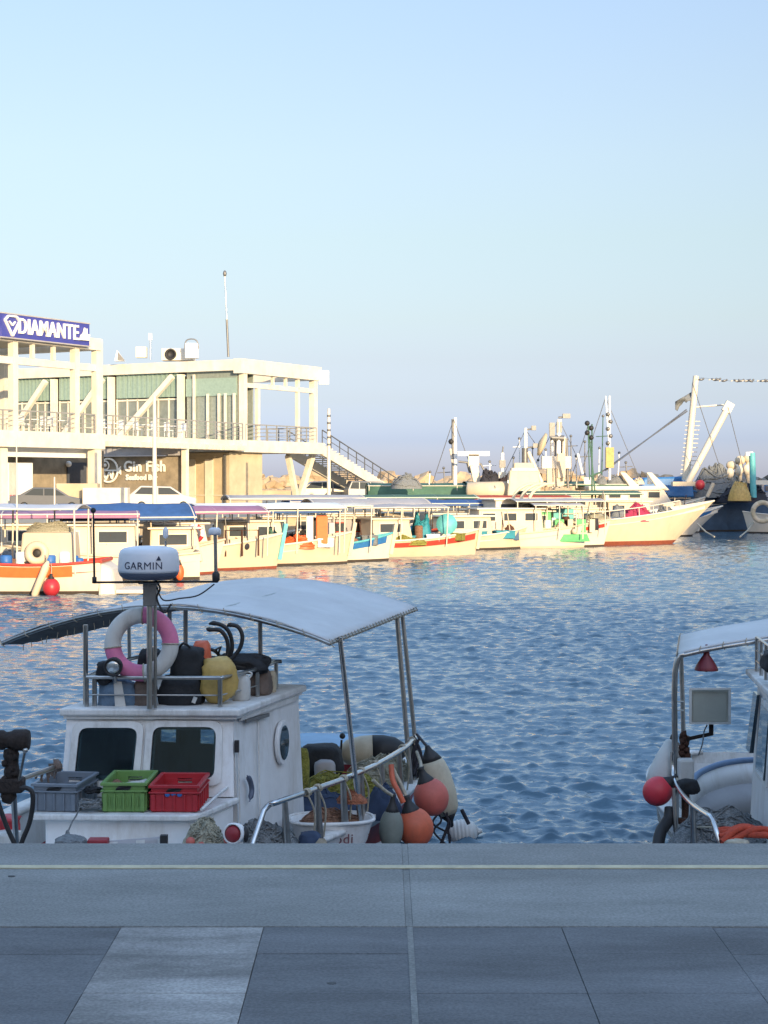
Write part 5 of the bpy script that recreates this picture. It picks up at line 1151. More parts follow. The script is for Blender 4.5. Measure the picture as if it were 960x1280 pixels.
rd = thing('radar_dome', 'white round radar dome with dark lettering on the boat mast', 'radar', rdc)
RR = .236
MB().lathe([(0, 0), (.17, 0), (.205, .012), (.226, .035), (.232, .052), (.232, .058)], rdc, n=48).build('base', 'radome base', rd)
MB().lathe([(.234, .056), (.238, .075), (.236, .14), (.23, .2), (.218, .228), (.19, .245), (.13, .256), (.06, .26), (0, .261)], rdc, n=48).build('dome', 'radome white', rd)
th0 = math.atan2(-rdc.y, -rdc.x)
def wrap(cz, off): 
    def f(p):
        a = th0 + (p[0] + off) / RR; r = .2375 + p[2] * 1; return (r * math.cos(a), r * math.sin(a), p[1] + cz)
    return f
tm_ = text_mb(MB(Matrix.Translation(rdc)), 'GARMIN', .08, Matrix(), .004, .0, warp=wrap(.112, -.05))
tri = []
tm_.add([wrap(.172, .075)(q) for q in ((-.02, -.016, .004), (.02, -.016, .004), (.0, .02, .004))], [(0, 1, 2)])
tm_.build('lettering', 'letter navy', rd)

# roof rail
rt = .052; zf = -.175
rp = [at(108, 850, 12.97), at(275, 850, 12.93), at(322, 838, 13.55), at(345, 829, 14.1), at(215, 820, 14.55), at(128, 845, 13.2)]
rp = [Vector((p.x, p.y, rt)) for p in rp]
rr = MB().tube(smooth_path([rp[0], rp[0].lerp(rp[1], .5), rp[1] - Vector((.03, 0, 0)), rp[1] + Vector((.02, .03, 0)), rp[2], rp[3] - Vector((.01, .03, 0)), rp[3] + Vector((-.03, .02, 0)), rp[4], Vector((-2.2, 14.3, rt)), rp[0]], 3), .016, 8)
rr.build('roof_rail', 'steel', fb)
m = MB(); m.tube([Vector((p.x, p.y, -.085)) for p in (rp[0], rp[1], rp[2], rp[3])], .006, 5); m.build('rail_wire', 'steel', fb)
for p in (rp[0], rp[0] + Vector((.06, .02, 0)), rp[1], rp[2], rp[3], rp[4]): MB().tube([(p.x, p.y, zf - .005), (p.x, p.y, rt)], .019 if p is not rp[2] else .016, 8).build('rail_post', 'steel', fb)

# canopy
def cz_(x, y):      # local coordinates of the boat: arch across, slight rise aft
    t = (x + 2.5) / 3.03; return 2.2 + .09 * t + .31 * math.sin(math.pi * min(1, max(0, t))) ** .9 + .035 * (y - .79)
rows = []; NU, NV = 40, 36
for i in range(NV + 1):
    y = .79 + 2.5 * i / NV; r = []
    for k in range(NU + 1):
        x = -2.5 + 3.03 * k / NU; w_ = -.022 * abs(math.sin(math.pi * i / NV * 3)) * math.sin(math.pi * k / NU)
        r.append((x, y, cz_(x, y) + w_ + .016 * noise.noise(Vector((x * 2.2, y * 2.2, 0))) + .007 * noise.noise(Vector((x * 7 + y * 4, y * 3, 2)))))
    rows.append(r)
MB(FB).grid(rows, True, (0, 0, -.012)).build('canopy', 'canopy vinyl', fb)
cf = MB(FB)
for yy in (.8, 1.62, 2.45, 3.28): cf.tube([(-2.5 + 3.03 * k / 24, yy, cz_(-2.5 + 3.03 * k / 24, yy) - .03) for k in range(25)], .018, 8)
for xx in (-2.49, -1.5, -.5, .52): cf.tube([(xx, .79, cz_(xx, .79) - .03), (xx, 3.3, cz_(xx, 3.3) - .03)], .017, 8)
cf.build('canopy_frame', 'steel', fb)
m = MB(FB); prev = None      # lacing along the starboard edge and the front
for k in range(60):
    y = .79 + 2.5 * k / 59; m_a = (.53 + .012, y, cz_(.53, y) + .01); m_b = (.50, y + .02, cz_(.5, y) - .05)
    if k % 2 == 0: m.tube([m_a, (.56, y + .01, cz_(.53, y) - .025), m_b], .005, 4)
for k in range(40):
    x = -2.5 + 3.03 * k / 39
    if k % 3 == 0: m.tube([(x, .77, cz_(x, .8) + .012), (x + .02, .755, cz_(x, .8) - .03), (x + .03, .8, cz_(x, .8) - .055)], .005, 4)
m.build('lacing', 'rope cream', fb)
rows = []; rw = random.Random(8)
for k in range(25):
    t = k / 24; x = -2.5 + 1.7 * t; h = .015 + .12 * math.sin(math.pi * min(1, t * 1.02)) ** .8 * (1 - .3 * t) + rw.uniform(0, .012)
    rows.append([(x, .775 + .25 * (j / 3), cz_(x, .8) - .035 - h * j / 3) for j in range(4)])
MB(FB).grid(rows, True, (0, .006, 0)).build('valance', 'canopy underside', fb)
m = MB(FB)
for k in range(16): 
    x = -2.35 + .085 * k + rw.uniform(-.02, .02); z = cz_(x, .8) - .1; m.tube([(x, .9, z), (x + rw.uniform(-.02, .02), .9, z - rw.uniform(.03, .07))], .004, 4)
m.build('frayed_cords', 'rope cream', fb)
for (a, b, r_, mt) in (((425, 797, 13.7), (451, 1032, 13.75), .022, 'bright steel'), ((496, 768, 15.7), (514, 986, 15.6), .024, 'steel'), ((503, 770, 15.95), (523, 965, 15.9), .022, 'steel'),
                       ((107, 781, 13.1), (107, 884, 13.1), .02, 'steel'), ((232, 761, 14.2), (232, 856, 14.2), .02, 'steel'), ((212, 764, 14.3), (212, 800, 14.3), .02, 'steel'), ((325, 772, 14.0), (326, 856, 14.0), .02, 'steel')):
    MB().tube([at(*a), at(*b)], r_, 10).build('canopy_post', mt, fb)
for (x, y) in ((-2.46, 3.2),): MB(FB).tube([(x, y, cz_(x, y) - .03), (x + .03, y, .7)], .02, 8).build('canopy_post', 'steel', fb)
m = MB().tube([at(484, 800, 15.5), at(500, 795, 15.8)], .008, 6)
# side rail
rpt = [at(306, 1085, 12.35), at(318, 1048, 12.5), at(333, 1008, 12.62)]
top = [Vector((p[0], p[1], 1.13)) for p in ((.42, -.12), (.53, .56), (.59, .95), (.62, 1.34), (.64, 1.8), (.63, 2.3), (.6, 2.8), (.52, 3.35))]
topw = [FB @ p for p in top]
path = smooth_path(rpt[:2], 2) + smooth_path([rpt[2] - Vector((.02, 0, .03)), rpt[2] + Vector((.03, .05, .01))] + topw, 5)
MB().tube(path, .023, 12).build('side_rail', 'bright steel', fb)
for x, y in ((.44, -.02), (.52, .5), (.585, .95), (.61, 1.35), (.62, 1.9), (.6, 2.5), (.52, 3.2)):
    MB(FB).tube([(x, y, 1.12), (x + .02, y, .7)], [.024, .036], 8).build('rail_post', 'steel', fb)
m = MB(FB)
for x, y in ((.52, .5), (.585, .95), (.5, .3), (.61, 1.35), (.62, 1.7), (.6, 2.6), (.55, 3.1)):
    for q in range(3): m.tube([(x + .03 * math.cos(a), y + .02 * q - .02 + .004 * a, 1.13 + .03 * math.sin(a)) for a in [k * .7 for k in range(10)]], .007, 5)
    m.tube(smooth_path([(x + .02, y, 1.1), (x + .05, y + .06, .95), (x + .02, y + .1, .72)]), .008, 5)
m.build('rail_lashing', 'rope cream', fb)
m = MB()
for k in range(7):
    a = at(519 + rw.uniform(-5, 6), 925 + rw.uniform(-5, 10), 15.7); m.tube(smooth_path([a, a + Vector((rw.uniform(-.05, .08), 0, -.15)), a + Vector((rw.uniform(-.06, .1), rw.uniform(-.05, .05), -.36))]), .014, 6)
m.build('knotted_ropes', 'rope dark', fb)
# boat gear: crates
def stack_crate(px0, px1, pyt, pyb, D, dep, mt, label, rz, pat):
    a = at(px0, pyb, D); b = at(px1, pyb, D); w_ = (b - a).length; h = (at(px0, pyt, D) - a).z; z0 = LZ + .004; c = (a + b) / 2
    F = frame((c.x, c.y, z0), rz); t = thing('fish_crate', label, 'crate', (c.x, c.y, z0), rz); th = .012
    m = MB(F); m.box((0, dep / 2, .01), (w_ - .04, dep - .04, .02))
    hw = w_ / 2
    for s_ in (-1, 1): m.box((s_ * (hw - .02), dep / 2, h / 2), (th, dep - .03, h - .004))
    m.box((0, .02, h / 2), (w_ - .03, th, h - .004)); 
    # back wall with a hand hole
    yb = dep - .02; hx, hz0, hz1 = .055, h * .62, h * .8
    m.box((0, yb, hz0 / 2), (w_ - .03, th, hz0)); m.box((0, yb, (hz1 + h) / 2), (w_ - .03, th, h - hz1))
    for s_ in (-1, 1): m.box((s_ * (hx + (hw - hx) / 2 - .007), yb, (hz0 + hz1) / 2), (hw - hx - .015, th, hz1 - hz0 + .002))
    m.build('walls', mt, t, bevel=.002)
    r = MB(F)
    for s_ in (-1, 1): r.box((s_ * (hw - .008), dep / 2, h - .008), (.026, dep, .02)); r.box((s_ * (hw - .005), dep / 2, h * .72), (.02, dep - .01, .012))
    for y in (.012, dep - .012): r.box((0, y, h - .007), (w_ - .002, .026, .022)); r.box((0, y - (.004 if y < .1 else -.004), h * .73), (w_ - .01, .02, .012))
    r.build('rim', mt, t, bevel=.003)
    r = MB(F)
    for k in range(5): x = -hw + .03 + (w_ - .06) * k / 4; r.box((x, .006, h * .34), (.012 if k not in (0, 4) else .03, .016, h * .62))
    for k in range(6): y = .04 + (dep - .08) * k / 5; [r.box((s_ * (hw - .008), y, h * .34), (.016, .014, h * .62)) for s_ in (-1, 1)]
    if pat == 'slots':
        for k in range(9): r.box((-hw * .62 + k * hw * .155, .009, h * .36), (.008, .01, h * .34))
    r.build('ribs', mt, t, bevel=.0015)
    r = MB(F); r.poly(rquad([(-.06, .009, h * .77), (.06, .009, h * .77), (.055, .009, h * .9), (-.055, .009, h * .9)], .3), (0, -.004, 0)); r.build('hand_hole', 'black rubber', t)
    return t, F, w_, h, dep
gc = stack_crate(38, 97, 985, 1019, 12.24, .55, 'grey plastic', 'grey plastic fish crate, left of the green one on the boat ledge', R(-7), 'plain')
gn = stack_crate(126, 183, 981, 1017, 12.22, .55, 'green plastic', 'green plastic fish crate between the grey and red ones', R(-1), 'slots')
rc = stack_crate(186, 249, 983, 1016, 12.22, .55, 'red plastic', 'red plastic fish crate with a blue print, right of the green one', R(-2), 'plain')
t, F, w_, h, dep = rc
m = MB(F); 
for k in range(3): m.ball((-.05 + .045 * k, .004, h * .66 + .005 * (k % 2)), .016, (1.3, .25, 1), 10)
m.build('blue_print', 'blue plastic', t)
t, F, w_, h, dep = gn
MB().ball(F @ Vector((.05, .4, h * .55)), .09, (1.4, 1, .5), 12, jit=.5, seed=2).build('white_bag', 'buoy white', label='white bag lying inside the green crate', cat='bag')
MB().ball(F @ Vector((-.09, .25, h * .72)), .045, (1.2, 1, .8), 10, jit=.8, seed=5).build('net_ball', 'brown net', label='brown ball of net in the left corner of the green crate', cat='net')
t, F, w_, h, dep = gc
# line coils between grey and green crates
p = at(113, 1016, 12.25); p.z = LZ + .01; rope_coil(p, .085, 'grey net', 'grey line coiled on the ledge between grey and green crates', turns=12, rr=.009)
p = at(116, 1003, 12.35); p.z = LZ + .1; rope_coil(p, .06, 'black cloth', 'black cord coil lying on top of the grey line coil', turns=6, rr=.01)
m = MB().tube(smooth_path([at(101, 1000, 12.1), at(97, 1016, 12.08), at(90, 1028, 12.05), at(85, 1040, 12.02)]), .006, 6); m.ball(at(84.5, 1045, 12.02), .024, (.8, .8, 2), 10)
m.build('line_with_weight', 'grey net', label='thin line with a dark weight hanging from the ledge', cat='line')

# gear on the wheelhouse roof
bz = zf + .002
c = at(177, 805, 13.03); lb = thing('lifebuoy', 'pink and white lifebuoy leaning behind the radar mast on the roof', 'lifebuoy', c - Vector((0, 0, .3)))
Fl = Matrix.Translation(c) @ Matrix.Rotation(R(84), 4, 'X'); rM, rm = .228, .066
def arc(a0, a1, n=14): return [(math.cos(R(a0 + (a1 - a0) * k / n)) * rM, math.sin(R(a0 + (a1 - a0) * k / n)) * rM, 0) for k in range(n + 1)]
for a0, a1, mt, nm in ((0, 88, 'dusty pink', 'pink_section'), (88, 187, 'buoy white', 'white_section'), (187, 276, 'dusty pink', 'pink_section'), (276, 360, 'buoy white', 'white_section')):
    MB(Fl).tube(arc(a0, a1), rm, 20).build(nm, mt, lb)
m = MB(Fl)
for a0 in (0, 88, 187, 276): m.tube([(math.cos(R(a0)) * rM + math.cos(R(a0)) * (rm + .004) * math.cos(b), math.sin(R(a0)) * rM + math.sin(R(a0)) * (rm + .004) * math.cos(b), (rm + .004) * math.sin(b)) for b in [2 * math.pi * k / 14 for k in range(14)]], .006, 5, True)
m.build('bands', 'rope cream', lb)
c = at(142, 833, 12.86); sl = thing('spotlight', 'round black spotlight clamped to the front roof rail', 'spotlight', c - Vector((0, 0, .08)))
Fs = Matrix.Translation(c) @ Matrix.Rotation(R(96), 4, 'X') @ Matrix.Rotation(R(0), 4, 'Y')
MB(Fs).lathe([(0, -.1), (.045, -.09), (.068, -.03), (.074, .02), (.074, .04), (.06, .045), (.056, .03)], n=24).build('housing', 'black rubber', sl)
MB(Fs).lathe([(.058, .03), (.045, .04), (.02, .046), (0, .048)], n=24).build('lens', 'lens glass', sl)
MB().tube([c + Vector((0, .03, -.06)), c + Vector((0, .1, -.13))], .014, 8).build('bracket', 'steel', sl)
def bag(name, label, cat, px0, px1, py0, py1, D, dy, mt, seed, jit=.35, par=None, flat=1.):
    a = at(px0, py1, D); b = at(px1, py0, D); c = (a + b) / 2; rx = (b.x - a.x) / 2; rz = (b.z - a.z) / 2
    m = MB(); n = 22; h = 14; vs = []
    for i in range(h + 1):
        al = -math.pi / 2 + math.pi * i / h
        for k in range(n):
            t = 2 * math.pi * k / n; p = Vector((math.cos(al) * math.cos(t), math.cos(al) * math.sin(t), math.sin(al)))
            q = Vector([math.copysign(abs(v) ** .62, v) for v in p]); f = 1 + jit * (.6 * noise.noise(p * 1.7 + Vector((seed, 0, 0))) + .4 * noise.noise(p * 4.5 + Vector((0, seed, 0))) + .15 * noise.noise(p * 12))
            vs.append((c.x + q.x * rx * f * .95, c.y + q.y * dy * f * .9, c.z + q.z * rz * (1 + (f - 1) * .5)))
    m.add(vs, [(i * n + k, i * n + (k + 1) % n, (i + 1) * n + (k + 1) % n, (i + 1) * n + k) for i in range(h) for k in range(n)], True)
    return m.build(name, mt, par, label, cat)
dn = bag('canvas_bag', 'grey blue canvas bag with a white stripe behind the roof rail', 'bag', 121, 172, 848, 888, 13.1, .12, 'denim cloth', 1.2)
bs = at(149, 870, 12.975); MB().hexa([at(144, 887, 12.975), at(158, 887, 12.975), at(158, 887, 12.99), at(144, 887, 12.99), at(142, 852, 12.985), at(152, 852, 12.985), at(152, 852, 13.0), at(142, 852, 13.0)]).build('stripe', 'buoy white', dn)
bag('oilcloth', 'dark lumpy cloth hanging over the rail left of the spotlight', 'cloth', 120, 141, 826, 856, 13.05, .09, 'black cloth', 2.4)
bag('folded_cloth', 'brown folded cloth at the foot of the radar mast', 'cloth', 166, 196, 848, 887, 13.1, .1, 'brown cloth', 3.3)
bag('dark_buoy', 'dark round bundle seen through the lifebuoy', 'bundle', 172, 203, 811, 846, 13.3, .12, 'black cloth', 4.1)
bk = bag('backpack', 'large black backpack standing behind the front rail', 'backpack', 199, 255, 842, 887, 13.15, .15, 'black cloth', 5.5, .25)
bag('top_pocket', None, None, 212, 258, 808, 852, 13.2, .14, 'black cloth', 6.1, .3, bk)
MB().box(at(243, 875, 12.99), (.03, .01, .05), rz=.3, ry=.4).build('white_tag', 'buoy white', bk)
MB().tube(smooth_path([at(222, 812, 13.15), at(230, 804, 13.1), at(240, 812, 13.15)]), .01, 6).build('handle', 'black rubber', bk)
bag('orange_bag', 'dull orange bag behind the black backpack', 'bag', 240, 264, 801, 838, 13.4, .09, 'buoy orange', 7.7, .3)
yc = bag('yellow_bundle', 'faded yellow bundle leaning on the front rail', 'bundle', 250, 297, 822, 876, 13.15, .13, 'yellow plastic', 8.2, .35)
wj = at(301, 876, 13.35); jg = thing('white_jug', 'white plastic jug right of the yellow bundle', 'jug', wj)
MB().lathe([(.06, 0), (.078, .02), (.08, .16), (.065, .2), (.03, .22), (.028, .245), (0, .245)], wj, n=20).build('body', 'buoy white', jg)
MB().tube(smooth_path([wj + Vector((.06, 0, .17)), wj + Vector((.09, 0, .22)), wj + Vector((.04, 0, .24))]), .008, 6).build('handle', 'buoy white', jg)
bag('brown_sacks', 'brown sacking in the rear corner of the roof rail', 'sack', 311, 340, 835, 872, 13.7, .12, 'brown cloth', 9.4, .3)
bag('pink_jug', 'small pinkish jug in the rear corner of the roof rail', 'jug', 334, 346, 838, 868, 13.85, .05, 'buoy cream', 9.9, .2)
bag('black_tarp', 'black tarpaulin spread under the anchor on the roof', 'tarp', 262, 338, 817, 842, 13.7, .22, 'black cloth', 10.9, .5)
an = thing('grapnel_anchor', 'black folding anchor with curved flukes standing on the roof', 'anchor', at(275, 842, 13.5))
fl = [[(282, 828), (285, 812), (283, 798), (275, 788), (262, 787), (258, 785)], [(283, 826), (290, 812), (288, 794), (280, 783), (268, 779), (261, 780)], [(286, 827), (299, 812), (303, 796), (298, 784), (288, 781), (284, 783)], [(278, 824), (270, 815), (263, 812), (259, 816)]]
for k, f_ in enumerate(fl): MB().tube(smooth_path([at(x, y, 13.5 + .04 * k * (1 if k % 2 else -1)) for x, y in f_], 4), [.017] * 16 + [.02, .018, .014, .01, .006] if len(f_) == 6 else .014, 8).build('fluke', 'black rubber', an)
MB().tube(smooth_path([at(283, 826, 13.5), at(300, 834, 13.5), at(325, 836, 13.6)]), .022, 8).build('shank', 'black rubber', an)
m = MB(); m.tube([at(270, 812, 13.45), at(276, 808, 13.45), at(272, 820, 13.45)], .012, 6, True); m.build('shackle', 'black rubber', an)

# fenders along the starboard side
def buoy_at(px, py, D, r, mt, label, neck=True, sc=(1, 1, 1.05), tilt=0., cat='buoy', rope_px=None, name='buoy', nmt='black rubber'):
    c = at(px, py, D); t = thing(name, label, cat, c - Vector((0, 0, r))); F = Matrix.Translation(c) @ Matrix.Rotation(tilt, 4, 'Y')
    MB(F).ball((0, 0, 0), r, sc, 28).build('body', mt, t)
    if neck: MB(F).lathe([(r * .62, r * .7 * sc[2]), (r * .42, r * 1.0 * sc[2]), (r * .24, r * 1.25 * sc[2]), (r * .16, r * 1.5 * sc[2]), (r * .22, r * 1.62 * sc[2]), (0, r * 1.66 * sc[2])], n=16).build('neck', nmt, t)
    if rope_px: MB().tube(smooth_path([F @ Vector((0, 0, r * 1.55 * sc[2])), (F @ Vector((0, 0, r * 1.55 * sc[2]))).lerp(at(*rope_px), .5) + Vector((.015, 0, -.02)), at(*rope_px)], 4), .016, 8).build('line', 'rope cream', t)
    return t, F
buoy_at(539, 996, 14.6, .155, 'buoy coral', 'faded coral ball buoy, uppermost on the side of the near boat', tilt=-.35, rope_px=(521, 940, 15.2), sc=(1, 1, 1.1))
buoy_at(519, 1034, 14.2, .158, 'buoy orange', 'bright orange ball buoy hanging low just above the quay edge', tilt=-.28, rope_px=(489, 957, 14.3), sc=(1, 1, 1.1))
MB().tube(smooth_path([at(489, 956, 14.2), at(491, 975, 14.15), at(498, 990, 14.1), at(504, 1003, 14.1)]), .024, 8).build('orange_strap', 'buoy orange', label='orange strap tied from the rail down to the low orange buoy', cat='strap')
buoy_at(489, 1036, 14.05, .11, 'buoy grey', 'grey green fender beside the bright orange ball buoy', tilt=.05, rope_px=(466, 975, 13.9), sc=(.95, .95, 1.65), cat='fender', name='fender')
c = at(549, 982, 15.0); ft = thing('fender', 'long cream fender with black ends leaning beside the coral buoy', 'fender', c - Vector((0, 0, .35)))
Fq = Matrix.Translation(c) @ Matrix.Rotation(R(-17), 4, 'Y')
MB(Fq).lathe([(.085, -.27), (.115, -.22), (.135, -.08), (.135, .1), (.115, .2), (.1, .24)], n=24).build('body', 'buoy cream', ft)
MB(Fq).lathe([(.1, .235), (.07, .29), (.035, .34), (.02, .38), (0, .385)], n=20).build('end_cap', 'black rubber', ft); MB(Fq).lathe([(0, -.4), (.02, -.39), (.03, -.34), (.06, -.3), (.087, -.265)], n=20).build('end_cap', 'black rubber', ft)
MB().tube([Fq @ Vector((0, 0, .37)), at(521, 918, 15.4)], .014, 6).build('line', 'rope dark', ft)
c = at(578, 1041, 16.6); fw = thing('float', 'white ribbed float lying on the water just beyond the quay edge', 'float', c - Vector((0, 0, .15)))
prof = []
for k in range(33): u = -1 + 2 * k / 32; prof.append((.135 * max(0, 1 - abs(u) ** 2.6) ** .5 * (1 + .035 * math.cos(k * math.pi / 2)), u * .155))
MB(Matrix.Translation(c) @ Matrix.Rotation(R(84), 4, 'Y')).lathe(prof, n=28).build('body', 'buoy white', fw)
MB(Matrix.Translation(c) @ Matrix.Rotation(R(84), 4, 'Y')).lathe([(.05, .15), (.03, .17), (.02, .2), (0, .2)], n=12).build('eye', 'buoy white', fw)
m = MB()
for k in range(5): 
    a = at(546 + 3 * k, 1012 + 4 * (k % 2), 14.9); m.tube(smooth_path([a, a + Vector((rw.uniform(-.06, .06), 0, -.1)), a + Vector((rw.uniform(-.06, .1), 0, -.2)), a + Vector((rw.uniform(-.05, .12), 0, -.33))]), .01, 6)
m.tube([at(577, 1012, 15.3), at(586, 1030, 15.3)], .018, 8)
m.build('mooring_rope', 'rope dark', label='tangle of dark mooring rope between the fenders and the white float', cat='rope')

# gear on deck
tc_ = at(414, 1060, 13.8); tb = thing('gear_tub', 'white plastic tub with dark red letters, full of brown net', 'tub', tc_, BRZ)
Ft = frame((tc_.x, tc_.y, tc_.z), R(8))
def oval_ring(a, b, z, n=30, e=.7): return [(math.copysign(abs(math.cos(t)) ** e, math.cos(t)) * a, math.copysign(abs(math.sin(t)) ** e, math.sin(t)) * b, z) for t in [2 * math.pi * k / n for k in range(n + 1)]]
MB(Ft).grid([oval_ring(.26, .17, 0), oval_ring(.3, .2, .08), oval_ring(.34, .235, .22), oval_ring(.35, .245, .25), oval_ring(.33, .225, .25), oval_ring(.3, .2, .1), oval_ring(.01, .01, .05)]).build('shell', 'boat white', tb)
MB(Ft).tube(oval_ring(.355, .25, .25)[:-1], .016, 8, True).build('rim', 'worn white', tb)
def tubwarp(p): 
    x, y = p[0], p[1]; z = .115 + y; r = .245 + (z - .08) * .25
    xx = max(-.28, min(.28, x)); yy = -(.2 + .035 * (z - .08) / .14) * max(.2, 1 - (abs(xx) / (.31 + .28 * (z - .08))) ** 2.86) ** .35; return (xx, yy - .007 - p[2], z)
text_mb(MB(Ft), 'moodi', .12, Matrix(), .004, .0, warp=tubwarp).build('lettering', mat('faded maroon', (.22, .09, .1), .7), tb)
heap(Ft @ Vector((0, 0, .12)), (.6, .4, .24), 'brown net', 'brown and orange net heaped inside the white lettered tub', seed=31.2, sr=.006)
heap(at(440, 1003, 13.75), (.26, .2, .1), mat('orange net', (.36, .13, .07), .95, var=.5, scale=26, bump=1., bscale=70), 'orange net corner on top of the brown net in the tub', seed=33.2, sr=.005, strands=10)
heap(at(430, 990, 15.2) - Vector((0, 0, .1)), (1.0, .7, .3), 'ochre net', 'olive yellow net heap on the aft deck', seed=34.4, sr=.007, strands=40)
heap(at(408, 1003, 14.6) - Vector((0, 0, .1)), (.7, .5, .25), mat('navy cloth', (.03, .05, .1), .85, var=.3, scale=8), 'dark blue cloth heap below the olive yellow net', 'cloth_heap', 'cloth', seed=35.4, sr=.006, strands=6)
heap(at(478, 1012, 14.4) - Vector((0, 0, .06)), (.36, .4, .3), 'navy cloth', 'dark blue cloth stuffed inside the gunwale behind the rail', 'cloth_heap', 'cloth', seed=36.1, sr=.006, strands=4)
heap(at(477, 968, 15.9) - Vector((0, 0, .1)), (.75, .5, .3), 'cream net', 'pale translucent net heap at the stern', seed=37.7, sr=.006, strands=40)
c = at(464, 939, 16.3); bb = thing('stern_buoy', 'large cream and black float lying across the stern', 'float', c - Vector((0, 0, .15)))
Fz = Matrix.Translation(c) @ Matrix.Rotation(R(88), 4, 'Y')
MB(Fz).lathe([(0, -.33), (.05, -.32), (.12, -.24), (.155, -.1), (.16, .02)], n=24).build('cream_half', 'buoy cream', bb); MB(Fz).lathe([(.161, .018), (.158, .12), (.13, .24), (.07, .33), (0, .35)], n=24).build('black_half', 'black rubber', bb)
bag('black_drum', 'small black float below the large cream and black one', 'float', 473, 492, 946, 962, 16.0, .09, 'black rubber', 11.2, .1)
bag('dark_boxes', 'dark stacked boxes behind the wheelhouse on the aft deck', 'box', 372, 430, 930, 975, 15.9, .25, 'black cloth', 12.2, .2)
bag('grey_box', 'grey box in front of the dark stacked boxes', 'box', 392, 420, 950, 976, 15.6, .12, 'grey canvas', 12.9, .15)
bag('olive_jacket', 'olive jacket hanging at the rear edge of the wheelhouse', 'jacket', 372, 387, 935, 990, 14.7, .08, 'ochre net', 13.2, .3)
m = MB().tube([at(425, 960, 16.2), at(427, 925, 16.2)], .012, 6); m.ball(at(428, 908 + 12, 16.2), .03, n=10); m.build('black_stick', 'black rubber', label='upright black stick with a ball head at the stern', cat='stick')
rows = []
for i in range(9):
    r = []
    for k in range(9): 
        p = at(352 + 17 * k, 919 + 2.2 * i - 3 * math.sin(k / 8 * math.pi), 18.2 - .16 * i); r.append(p + Vector((0, 0, .01 * math.sin(i * 2 + k))))
    rows.append(r)
mat('pale blue canvas', (.22, .36, .5), .7, var=.15, scale=4, bump=.3, bscale=8)
MB().grid(rows, True, (0, 0, -.03)).build('boat_cover', 'pale blue canvas', label='pale blue canvas cover stretched behind the stern', cat='cover')
for x in (356, 480): MB().tube([at(x, 923, 17.9), at(x, 1000, 17.9)], .015, 6).build('cover_pole', 'steel', bpy.data.objects['boat_cover'])
heap(at(330, 1062, 12.85) - Vector((0, 0, .05)), (.62, .45, .3), 'grey net', 'grey brown net heap inside the near rail', seed=41.2, sr=.006, strands=50)
heap(at(259, 1066, 11.95), (.36, .3, .26), 'cream net', 'cream net bundle in front of the wheelhouse', seed=42.9, sr=.006, strands=60)
for k, (px, py) in enumerate(((238, 1052), (285, 1050), (252, 1058))): MB().ball(at(px, py, 11.82), .034, n=12).build('net_float', 'buoy coral', label='small coral net float tucked round the cream net bundle', cat='float', group='floats round the cream net bundle')
c = at(294, 1042, 11.8); nl = thing('deck_lamp', 'white deck lamp with a round red lens beside the cream net', 'lamp', c - Vector((0, 0, .12)))
Fn = Matrix.Translation(c) @ Matrix.Rotation(R(28), 4, 'Z') @ Matrix.Rotation(R(96), 4, 'X') 
MB(Matrix.Translation(c) @ Matrix.Rotation(R(-18), 4, 'Z') @ Matrix.Rotation(R(80), 4, 'X')).lathe([(0, -.06), (.05, -.055), (.075, -.02), (.078, .04), (.066, .055), (.062, .04)], n=24).build('housing', 'boat white', nl)
MB(Matrix.Translation(c) @ Matrix.Rotation(R(-18), 4, 'Z') @ Matrix.Rotation(R(80), 4, 'X')).lathe([(.062, .045), (.04, .06), (0, .066)], n=24).build('lens', 'hull red', nl)
MB().ball(c + Vector((.075, .0, -.005)), .045, (.5, 1, 1.3), 14).build('side_glass', 'black rubber', nl)
MB().box(c - Vector((0, 0, .1)), (.11, .08, .08)).build('foot', 'boat white', nl, bevel=.01)
bag('blue_cloth', 'navy cloth lying on deck inside the rail next to a wooden board', 'cloth', 372, 402, 1040, 1066, 12.95, .12, 'navy cloth', 14.9, .3)
MB().hexa([at(388, 1062, 12.8), at(414, 1062, 12.8), at(414, 1062, 12.95), at(388, 1062, 12.95), at(399, 1048, 12.8), at(406, 1048, 12.8), at(406, 1048, 12.95), at(399, 1048, 12.95)]).build('wooden_board', 'rope cream', label='small tan wooden board poking up beside the navy cloth', cat='board')
# foredeck gear just showing above the quay edge
bag('grey_tarp', 'grey crumpled tarpaulin on the foredeck under the hanging line', 'tarp', 66, 110, 1046, 1072, 11.4, .15, 'grey net', 15.5, .4)
MB().box(at(123, 1057, 11.35), (.14, .1, .1)).build('maroon_box', 'hull red', label='maroon box on the foredeck between tarpaulin and striped panel', cat='box', bevel=.01)
sp = thing('striped_panel', 'grey panel with white squares lying on the foredeck', 'panel', at(172, 1064, 11.35))
MB().hexa([at(134, 1064, 11.35), at(211, 1064, 11.35), at(211, 1064, 11.5), at(134, 1064, 11.5), at(134, 1051, 11.4), at(209, 1045, 11.4), at(209, 1045, 11.52), at(134, 1051, 11.52)]).build('panel', 'grey canvas', sp, bevel=.005)
for x in (136, 170, 197): MB().hexa([at(x, 1066, 11.34), at(x + 11, 1066, 11.34), at(x + 11, 1066, 11.36), at(x, 1066, 11.36), at(x, 1053 - (x - 136) * .07, 11.375), at(x + 11, 1052 - (x - 136) * .07, 11.375), at(x + 11, 1052 - (x - 136) * .07, 11.39), at(x, 1053 - (x - 136) * .07, 11.39)]).build('white_square', 'buoy white', sp)
MB().box(at(205, 1052, 11.33), (.05, .05, .09)).build('corner_block', 'black rubber', sp)
